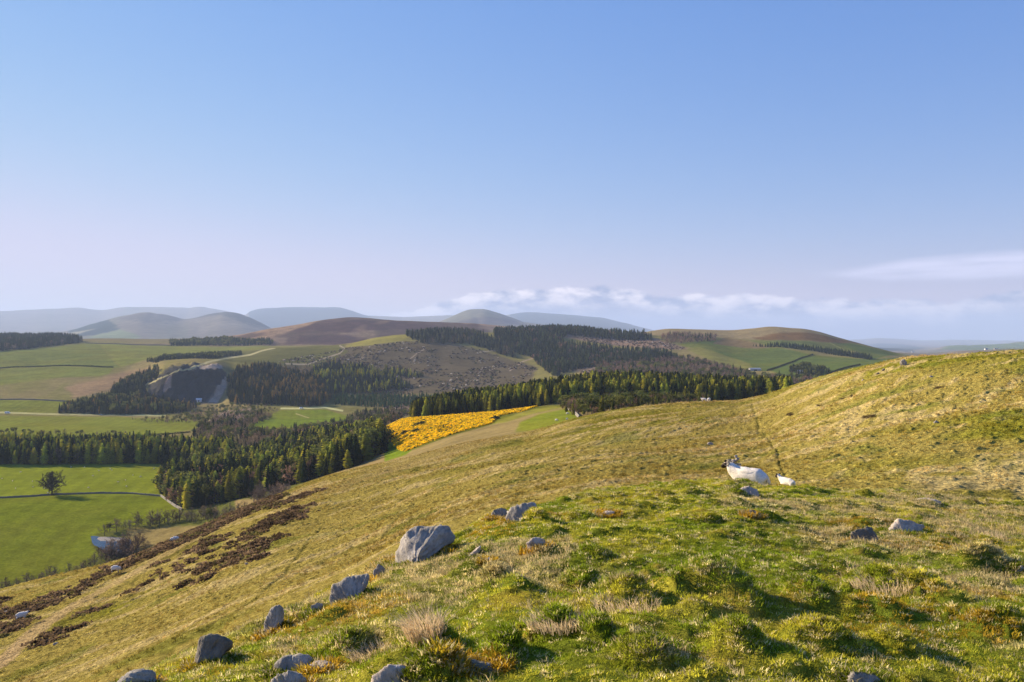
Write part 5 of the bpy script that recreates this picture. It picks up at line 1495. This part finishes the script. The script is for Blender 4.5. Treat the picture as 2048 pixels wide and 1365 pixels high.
def horn_mesh(hx, hz, ty, side):
    s = Soup(); n = 14; pr = None
    for i in range(n):
        t = i / (n - 1); th = t * 4.4
        R = .085 * (1 - .25 * t)
        p = Vector((hx + .0 - R * math.sin(th) * .9, ty * .8 + side * (.035 + .10 * t), hz + .085 - .06 + R * math.cos(th) * .9 - .02))
        r = .022 * (1 - t) + .004
        if pr is not None: s.tube(pr[0], p, pr[1], r, 7, 0)
        pr = (p, r)
    return s.mesh('horn', [M_HORN], True)


def eye_mesh(hx, hz, ty, side):
    bm = bmesh.new(); bmesh.ops.create_uvsphere(bm, u_segments=8, v_segments=6, radius=.014)
    bmesh.ops.translate(bm, verts=bm.verts, vec=(hx + .10, ty * 1.0 + side * .062, hz + .012))
    me = bpy.data.meshes.new('eye'); bm.to_mesh(me); bm.free(); me.materials.append(M_EYE)
    return me


def kit_of(body, horns):
    _, hx, hz, ty, k = body
    kit = [('ear', [ear_mesh(hx, hz, ty, s) for s in (1, -1)]), ('eye', [eye_mesh(hx, hz, ty, s) for s in (1, -1)])]
    if horns: kit.append(('horn', [horn_mesh(hx, hz, ty, s) for s in (1, -1)]))
    return kit


ewe = sheep_body('ewe', 0.0, 0.05)
lamb_b = sheep_body('lamb', 0.05, 0.05, True)
graze = sheep_body('sheep', 0.52, 0.0)
stand = sheep_body('sheep', 0.08, 0.0)
far_s = sheep_body('sheep', 0.40, 0.0, False, 1)


def behind_brow(u, v_low, drop):
    """where a foot line lies `drop` metres out of sight behind the brow of the knoll"""
    b = np.exp(controls([u])[1][0]); ys = np.linspace(b[2] * .98, b[3], 300)
    xs = (u - CU) / F * ys
    z = ground(xs, ys, False); want = -(v_low - CV) / F * ys - drop
    i = np.where(z < want)[0]
    i = i[0] if len(i) else 40
    return xs[i], ys[i], float(ground([xs[i]], [ys[i]])[0])


x, y, z = behind_brow(1500, 974, .28)
sheep('ewe', ewe, kit_of(ewe, True), (x, y, z), math.radians(180 - 42), 1.0, 'white ewe with a dark face and horns standing on the brow of the knoll')
x, y, z = behind_brow(1575, 976, .15)
sheep('lamb', lamb_b, kit_of(lamb_b, False), (x, y, z), math.radians(180 - 62), .48, 'small black-faced white lamb just right of the ewe', cat='lamb')
gk, sk = kit_of(graze, False), kit_of(stand, False)
for (su, sv, head, bodyk, lab) in [(350, 1087, 200, 'g', 'white sheep grazing at the edge of the highest heather strip'), (231, 1150, 10, 'g', 'white sheep grazing on open grass beside the dirt track'), (43, 1242, 30, 's', 'white sheep standing in the dark heather at the left edge'),
                                   (1408, 806, 150, 's', 'left one of two white sheep on the skyline of the hillside'), (1418, 806, 60, 'g', 'right one of two white sheep on the skyline of the hillside')]:
    x, y, z = spot(su, sv, 60, 215)
    b, kk = (graze, gk) if bodyk == 'g' else (stand, sk)
    sheep('sheep', b, kk, (x, y, z + .02), math.radians(head), 1.05, lab)
for i, (su, sv) in enumerate([(41, 946), (4, 959), (25, 963), (31, 977), (65, 964), (66, 974), (88, 977), (96, 987), (142, 936), (169, 936), (198, 943), (221, 939), (186, 953), (236, 967), (251, 963), (281, 956), (308, 938), (266, 953), (224, 942), (177, 978), (253, 976)]):
    x, y, z = spot(su, sv + 1, 480, 900)
    sheep('sheep', far_s, [], (x, y, z + .05), RNG.uniform(0, 6.28), 1.15, 'tiny white sheep grazing the bright field behind the lone tree', 'sheep in the field behind the lone tree', False)
for su, sv in [(1113, 845), (1135, 832), (1134, 843)]:
    x, y, z = spot(su, sv + 1, 300, 560)
    sheep('sheep', far_s, [], (x, y, z + .05), RNG.uniform(0, 6.28), 1.3, 'white sheep on the small green field beyond the hillside', 'sheep on the small green spur field', False)

# ------------------------------------------------------------------ walls and hedges
def line_points(uv, y0, y1, step):
    P = []
    for u, v in uv: P.append(spot(u, v, y0, y1)[:2])
    out = []
    for (ax, ay), (bx, by) in zip(P[:-1], P[1:]):
        n = max(2, int(math.hypot(bx - ax, by - ay) / step))
        for k in range(n): out.append((ax + (bx - ax) * k / n, ay + (by - ay) * k / n))
    out.append(P[-1])
    return np.array(out)


def stone_wall(uv, y0, y1, h, w, mat, label):
    P = line_points(uv, y0, y1, 1.6)
    z = ground(P[:, 0], P[:, 1])
    s = Soup()
    r = random.Random(len(uv) + int(uv[0][0]))
    ring = []
    for i in range(len(P)):
        a = P[max(i - 1, 0)]; b = P[min(i + 1, len(P) - 1)]
        d = (b - a) / max(np.hypot(*(b - a)), 1e-6); nrm = np.array([-d[1], d[0]])
        hh = h * r.uniform(.82, 1.12)
        row = []
        for off, zz in ((-.5, -.5), (-.38, hh * .9), (-.12, hh), (.12, hh), (.38, hh * .9), (.5, -.5)):
            q = P[i] + nrm * w * off * r.uniform(.9, 1.1)
            row.append((float(q[0]), float(q[1]), float(z[i] + zz)))
        ring.append(row)
    for A, B in zip(ring[:-1], ring[1:]):
        for k in range(5): s.face([A[k], B[k], B[k + 1], A[k + 1]])
    o = put('stone_wall', s.mesh('stone_wall', [mat]), label=label, category='wall')
    return o


M_WALL = rock_mat('dry_stone', (.22, .205, .19), .1, .2)
M_WALLP = rock_mat('pale_dry_stone', (.28, .25, .21), .1, 0)
stone_wall([(-120, 1000), (0, 997), (60, 994), (110, 991), (205, 989.5), (262, 990), (322, 994)], 460, 760, 1.1, .7, M_WALL, 'long dry stone wall dividing the two green fields at the lone tree')
stone_wall([(322, 994), (335, 1003), (350, 1013), (364, 1021)], 460, 700, 1.4, .8, M_WALLP, 'pale stone wall along the corner of the dense wood')
stone_wall([(1131, 815), (1140, 821), (1149, 830), (1158, 840)], 250, 600, 1.3, .6, M_WALLP, 'pale stone wall beside the scrubby wood at the gorse')
stone_wall([(170, 690.5), (240, 691), (345, 690)], 2300, 2800, 2.2, 1.2, M_WALL, 'far dark wall along the top of the pasture left of the copse')
stone_wall([(-60, 800), (60, 800), (135, 803)], 1200, 1500, 1.6, .8, M_WALL, 'dark field wall below the rough grassy slope')


def hedge(uv, y0, y1, h, label, col=(.05, .055, .022)):
    P = line_points(uv, y0, y1, h * .55)
    z = ground(P[:, 0], P[:, 1])
    r = random.Random(3); s = Soup()
    for (x, y), zz in zip(P, z):
        hh = h * r.uniform(.75, 1.15)
        for k in range(16):
            d = Vector((r.gauss(0, 1), r.gauss(0, 1), r.gauss(0, 1))).normalized()
            p = Vector((x, y, zz + hh * .5)) + Vector((d.x * h * .5, d.y * h * .5, d.z * hh * .5))
            b = d.orthogonal().normalized(); c = d.cross(b); w = h * .24 * r.uniform(.7, 1.3)
            s.face([tuple(p + b * w), tuple(p + c * w), tuple(p - b * w), tuple(p - c * w)])
    o = put('hedge', s.mesh('hedge', [M_TREE_O]), label=label, category='hedge'); o.color = (*col, 1)


hedge([(-40, 745), (0, 741), (60, 737), (110, 734.5), (170, 733.5), (226, 734.5)], 1300, 2200, 2.6, 'dark hedge across the pale green pastures on the left')
hedge([(1535, 741), (1570, 729), (1600, 719), (1626, 711)], 1250, 2500, 2.4, 'curved dark hedge between the right-hand green fields')
hedge([(1660, 747), (1690, 737), (1720, 731)], 1250, 2300, 2.4, 'short dark hedge above the shoulder of the right hill')
hedge([(205, 876), (300, 872), (380, 866)], 850, 1100, 1.8, 'low hedge behind the conifer belt')

# ------------------------------------------------------------------ river: water, gravel bar, cut bank
ctr = spot(212, 1086, 300, 520)
zr = min(spot(su, sv, 300, 520)[2] for su, sv in [(186, 1076), (212, 1086), (240, 1096), (200, 1094)]) + 1.25


def at_level(u, v, z):
    y = -z * F / (v - CV); return ((u - CU) / F * y, y, z)


def flat_sheet(name, uv, z, mat, **p):
    s = Soup(); s.face([at_level(u, v, z) for u, v in uv]); return put(name, s.mesh(name, [mat]), **p)


mk, t = new_mat('river_water')
b = nd(t, 'ShaderNodeBsdfPrincipled'); b.inputs['Base Color'].default_value = (.035, .085, .16, 1); b.inputs['Roughness'].default_value = .2; b.inputs['IOR'].default_value = 1.14  # blue of the reflected sky is put into the base colour
g = nd(t, 'ShaderNodeNewGeometry'); bp = nd(t, 'ShaderNodeBump'); bp.inputs['Strength'].default_value = 1.0; bp.inputs['Distance'].default_value = .5
t.links.new(noise(t, g.outputs['Position'], 1.4, 3.0), bp.inputs['Height']); t.links.new(bp.outputs[0], b.inputs['Normal']); finish(t, b.outputs[0])
flat_sheet('water', [(181, 1073), (183, 1079), (184, 1085), (188, 1091), (196, 1094), (203, 1099), (214, 1100), (226, 1104), (240, 1103), (262, 1105), (262, 1076), (240, 1071), (222, 1072), (210, 1070), (196, 1071)], zr, mk, kind='structure')


def mound_mesh(uv, z, h, mat, name):
    P = [Vector(at_level(u, v, z - .1)) for u, v in uv]
    c = sum(P, Vector()) / len(P); s = Soup(); n = len(P); r = random.Random(2)
    Q = [c + (p - c) * .6 + Vector((r.gauss(0, .3), r.gauss(0, .3), h)) for p in P]
    top = c + Vector((0, 0, h * 1.15))
    for i in range(n):
        j = (i + 1) % n
        s.face([tuple(P[i]), tuple(P[j]), tuple(Q[j]), tuple(Q[i])]); s.face([tuple(Q[i]), tuple(Q[j]), tuple(top)])
    return put(name, s.mesh(name, [mat], True), kind='structure')


M_GRAVEL = rock_mat('river_gravel', (.27, .24, .215), 0, 0)
mound_mesh([(187, 1079), (192, 1074.5), (204, 1072), (218, 1073), (236, 1072), (262, 1075), (262, 1084), (244, 1083), (226, 1086), (210, 1083.5), (196, 1084)], zr, .22, M_GRAVEL, 'gravel_bar')
# ------------------------------------------------------------------ buildings, vehicles, mast
def plain(name, c, rough=.8, spec=.2):
    m, t = new_mat(name)
    g = nd(t, 'ShaderNodeNewGeometry')
    f = ramp(t, noise(t, g.outputs['Position'], .8, 4.0), .3, .7, .85, 1.1)
    cc = nd(t, 'ShaderNodeCombineXYZ')
    for i in range(3): t.links.new(f, cc.inputs[i])
    finish(t, bsdf_of(t, mixc(t, 1.0, c, cc.outputs[0], 'MULTIPLY'), rough, spec))
    return m


def box(s, x0, x1, y0, y1, z0, z1, mi=0):
    v = [(x, y, z) for x in (x0, x1) for y in (y0, y1) for z in (z0, z1)]
    for f in ((0, 1, 3, 2), (4, 6, 7, 5), (0, 4, 5, 1), (2, 3, 7, 6), (1, 5, 7, 3), (0, 2, 6, 4)): s.face([v[i] for i in f], mi)


def building(name, u, v, y0, y1, w, d, h, rh, rot, wall, roof, label, windows=True):
    x, y, z = spot(u, v, y0, y1)
    root = bpy.data.objects.new(name, None); COL.objects.link(root); root.location = (x, y, z - .2); root.rotation_euler = (0, 0, rot)
    root['label'] = label; root['category'] = 'building'
    s = Soup(); box(s, -w / 2, w / 2, -d / 2, d / 2, -1.5, h)
    for sx in (-w / 2, w / 2): s.face([(sx, -d / 2, h), (sx, d / 2, h), (sx, 0, h + rh)])
    put('wall', s.mesh('wall', [wall]), root)
    s = Soup(); e = .5
    for sg in (-1, 1):
        a = [(-w / 2 - e, sg * (d / 2 + e), h - .1), (w / 2 + e, sg * (d / 2 + e), h - .1), (w / 2 + e, 0, h + rh + .12), (-w / 2 - e, 0, h + rh + .12)]
        s.face(a); s.face([(p[0], p[1], p[2] + .2) for p in a])
        s.face([a[0], a[1], (a[1][0], a[1][1], a[1][2] + .2), (a[0][0], a[0][1], a[0][2] + .2)])
    put('roof', s.mesh('roof', [roof]), root)
    s = Soup(); box(s, -w * .12, w * .12, -d / 2 - .08, -d / 2 + .02, -.2, h * .75); put('door', s.mesh('door', [B_DARK]), root)
    if windows:
        for sx in (-.32, .32):
            s = Soup(); box(s, w * sx - .8, w * sx + .8, -d / 2 - .08, -d / 2 + .02, h * .4, h * .72); put('window', s.mesh('window', [B_DARK]), root)


B_WHITE, B_GREYR, B_SLATE, B_DARK, B_PINK = plain('white_render', (.72, .70, .68)), plain('pale_sheeting', (.30, .32, .35), .6, .2), plain('slate', (.16, .17, .19)), plain('dark_opening', (.03, .03, .035)), plain('warm_render', (.50, .38, .32))
building('farm_shed', 1509, 741, 1300, 1900, 19, 10, 2.8, 1.9, .15, plain('shed_wall', (.40, .38, .36)), B_GREYR, 'long pale-roofed farm shed among bare trees below the green fields', False)
building('quarry_shed', 398, 806, 1250, 1500, 8, 6, 3.6, 1.8, .2, B_WHITE, B_WHITE, 'small white shed on the floor of the quarry', False)
building('cottage', 1602, 747, 1200, 1900, 10, 7, 3.2, 2.6, -.3, B_WHITE, B_SLATE, 'small pale cottage in the trees right of the farm shed')
building('farmhouse', 1972, 693, 4200, 6400, 14, 9, 6, 4, .2, B_WHITE, B_SLATE, 'tiny white farmhouse on the distant fields at far right')
building('farmhouse', 1826, 703, 4200, 6400, 16, 10, 6, 4, -.2, B_WHITE, B_SLATE, 'tiny white farmhouse in the blue lowland beyond the hill')
building('farmhouse', 1992, 692, 4200, 6400, 18, 9, 5, 4, .1, B_PINK, B_PINK, 'low reddish farm building beside the distant clump of trees')


def vehicle(name, u, v, L, Wd, H, rot, paint, van, label):
    x, y, z = spot(u, v, 1000, 1400)
    root = bpy.data.objects.new(name, None); COL.objects.link(root); root.location = (x, y, z + .35); root.rotation_euler = (0, 0, rot)
    root['label'] = label; root['category'] = 'van' if van else 'car'
    prof = [(-L / 2, .35), (-L / 2, H * (.98 if van else .62)), (-L / 2 + .2, H if van else H * .66), (L * .22, H if van else H * .66), (L * .34, H * .58), (L / 2, H * .5), (L / 2, .35)]
    if not van: prof = [(-L / 2, .3), (-L / 2, H * .6), (-L * .38, H * .66), (-L * .24, H), (L * .1, H), (L * .26, H * .64), (L * .47, H * .55), (L / 2, .3)]
    s = Soup(); n = len(prof)
    for sy in (-1, 1): s.face([(a, sy * Wd / 2, b) for a, b in (prof if sy < 0 else prof[::-1])])
    for i in range(n):
        a, b = prof[i], prof[(i + 1) % n]
        s.face([(a[0], -Wd / 2, a[1]), (a[0], Wd / 2, a[1]), (b[0], Wd / 2, b[1]), (b[0], -Wd / 2, b[1])])
    put('body', s.mesh('body', [paint]), root)
    for sy in (-1, 1):
        s = Soup(); x0, x1 = ((L * .10, L * .27) if van else (-L * .25, L * .15))
        box(s, x0, x1, sy * Wd / 2 - .02, sy * Wd / 2 + .02, H * .62, H * .88); put('window', s.mesh('window', [B_DARK]), root)
        for sx in (-.32, .32):
            s = Soup(); c = (L * sx, sy * (Wd / 2 - .1), .33)
            s.tube((c[0], c[1] - .12, c[2]), (c[0], c[1] + .12, c[2]), .33, .33, 12)
            for yy in (-.12, .12): s.face([(c[0] + .33 * math.cos(q * math.pi / 6), c[1] + yy, c[2] + .33 * math.sin(q * math.pi / 6)) for q in range(12)])
            put('wheel', s.mesh('wheel', [M_HIDE]), root)


M_PAINT = plain('white_paint', (.80, .80, .80), .3, .5)
vehicle('delivery_van', 15, 827.5, 6.6, 2.2, 2.9, .06, M_PAINT, True, 'white van driving along the valley road at the left edge')
vehicle('parked_car', 201, 831, 4.4, 1.8, 1.5, .05, plain('silver_paint', (.55, .56, .58), .3, .5), False, 'small silver car on the valley road in front of the dark wood')
vehicle('delivery_van', 603, 819, 5.6, 2.1, 2.4, .4, M_PAINT, True, 'white van parked on the farm track above the small green field')
# transmitter mast on the far fell
x, y, z = spot(1164, 640, 9000, 15200)
root = bpy.data.objects.new('transmitter_mast', None); COL.objects.link(root); root.location = (x, y, z)
root['label'] = 'thin transmitter mast on the blue hill beyond the forest'; root['category'] = 'mast'
s = Soup()
for k in range(3):
    a = k * 2.094; s.tube((6 * math.cos(a), 6 * math.sin(a), -5), (1.2 * math.cos(a), 1.2 * math.sin(a), 92), 1.4, .8, 4)
for h in range(8, 92, 9):
    r = 6 - 4.8 * h / 92
    for k in range(3):
        a, b = k * 2.094, (k + 1) * 2.094
        s.tube((r * math.cos(a), r * math.sin(a), h), (r * math.cos(b), r * math.sin(b), h + 5), .5, .5, 3)
put('lattice', s.mesh('lattice', [B_SLATE]), root)
s = Soup(); s.tube((0, 0, 90), (0, 0, 112), .8, .5, 5); put('antenna', s.mesh('antenna', [B_SLATE]), root)

# ------------------------------------------------------------------ grass growing up round the rocks
px, py, pt = [], [], []
for (rx_, ry_, ra, rb) in ROCK_AT:
    n = int(150 + 500 * ra)
    th = RNG.uniform(0, 6.28, n); q = RNG.uniform(.78, 1.35, n)
    px.append(rx_ + np.cos(th) * ra * q); py.append(ry_ + np.sin(th) * rb * q)
x, y = np.concatenate(px), np.concatenate(py)
z = ground(x, y); n = len(x)
mo = sstep(fbm(x * 1.1, y * 1.1, 401, 3), -.05, .2)[:, None]
tint = (np.array([.20, .24, .014]) * (1 - mo) + np.array([.52, .33, .03]) * mo) * RNG.uniform(.45, 1.5, (n, 1))
tint = np.where((RNG.random(n) < .25)[:, None], np.array([[.62, .52, .26]]) * RNG.uniform(.6, 1.2, (n, 1)), tint)
rot = np.stack([RNG.normal(0, .15, n), RNG.normal(0, .15, n), RNG.uniform(0, 6.28, n)], 1)
scatter_group('rock_edge_grass', TURF_VARIANTS, np.stack([x, y, z], 1), rot, RNG.uniform(.9, 1.9, n), tint, 'grass and orange moss growing up round the rocks', 'grass')
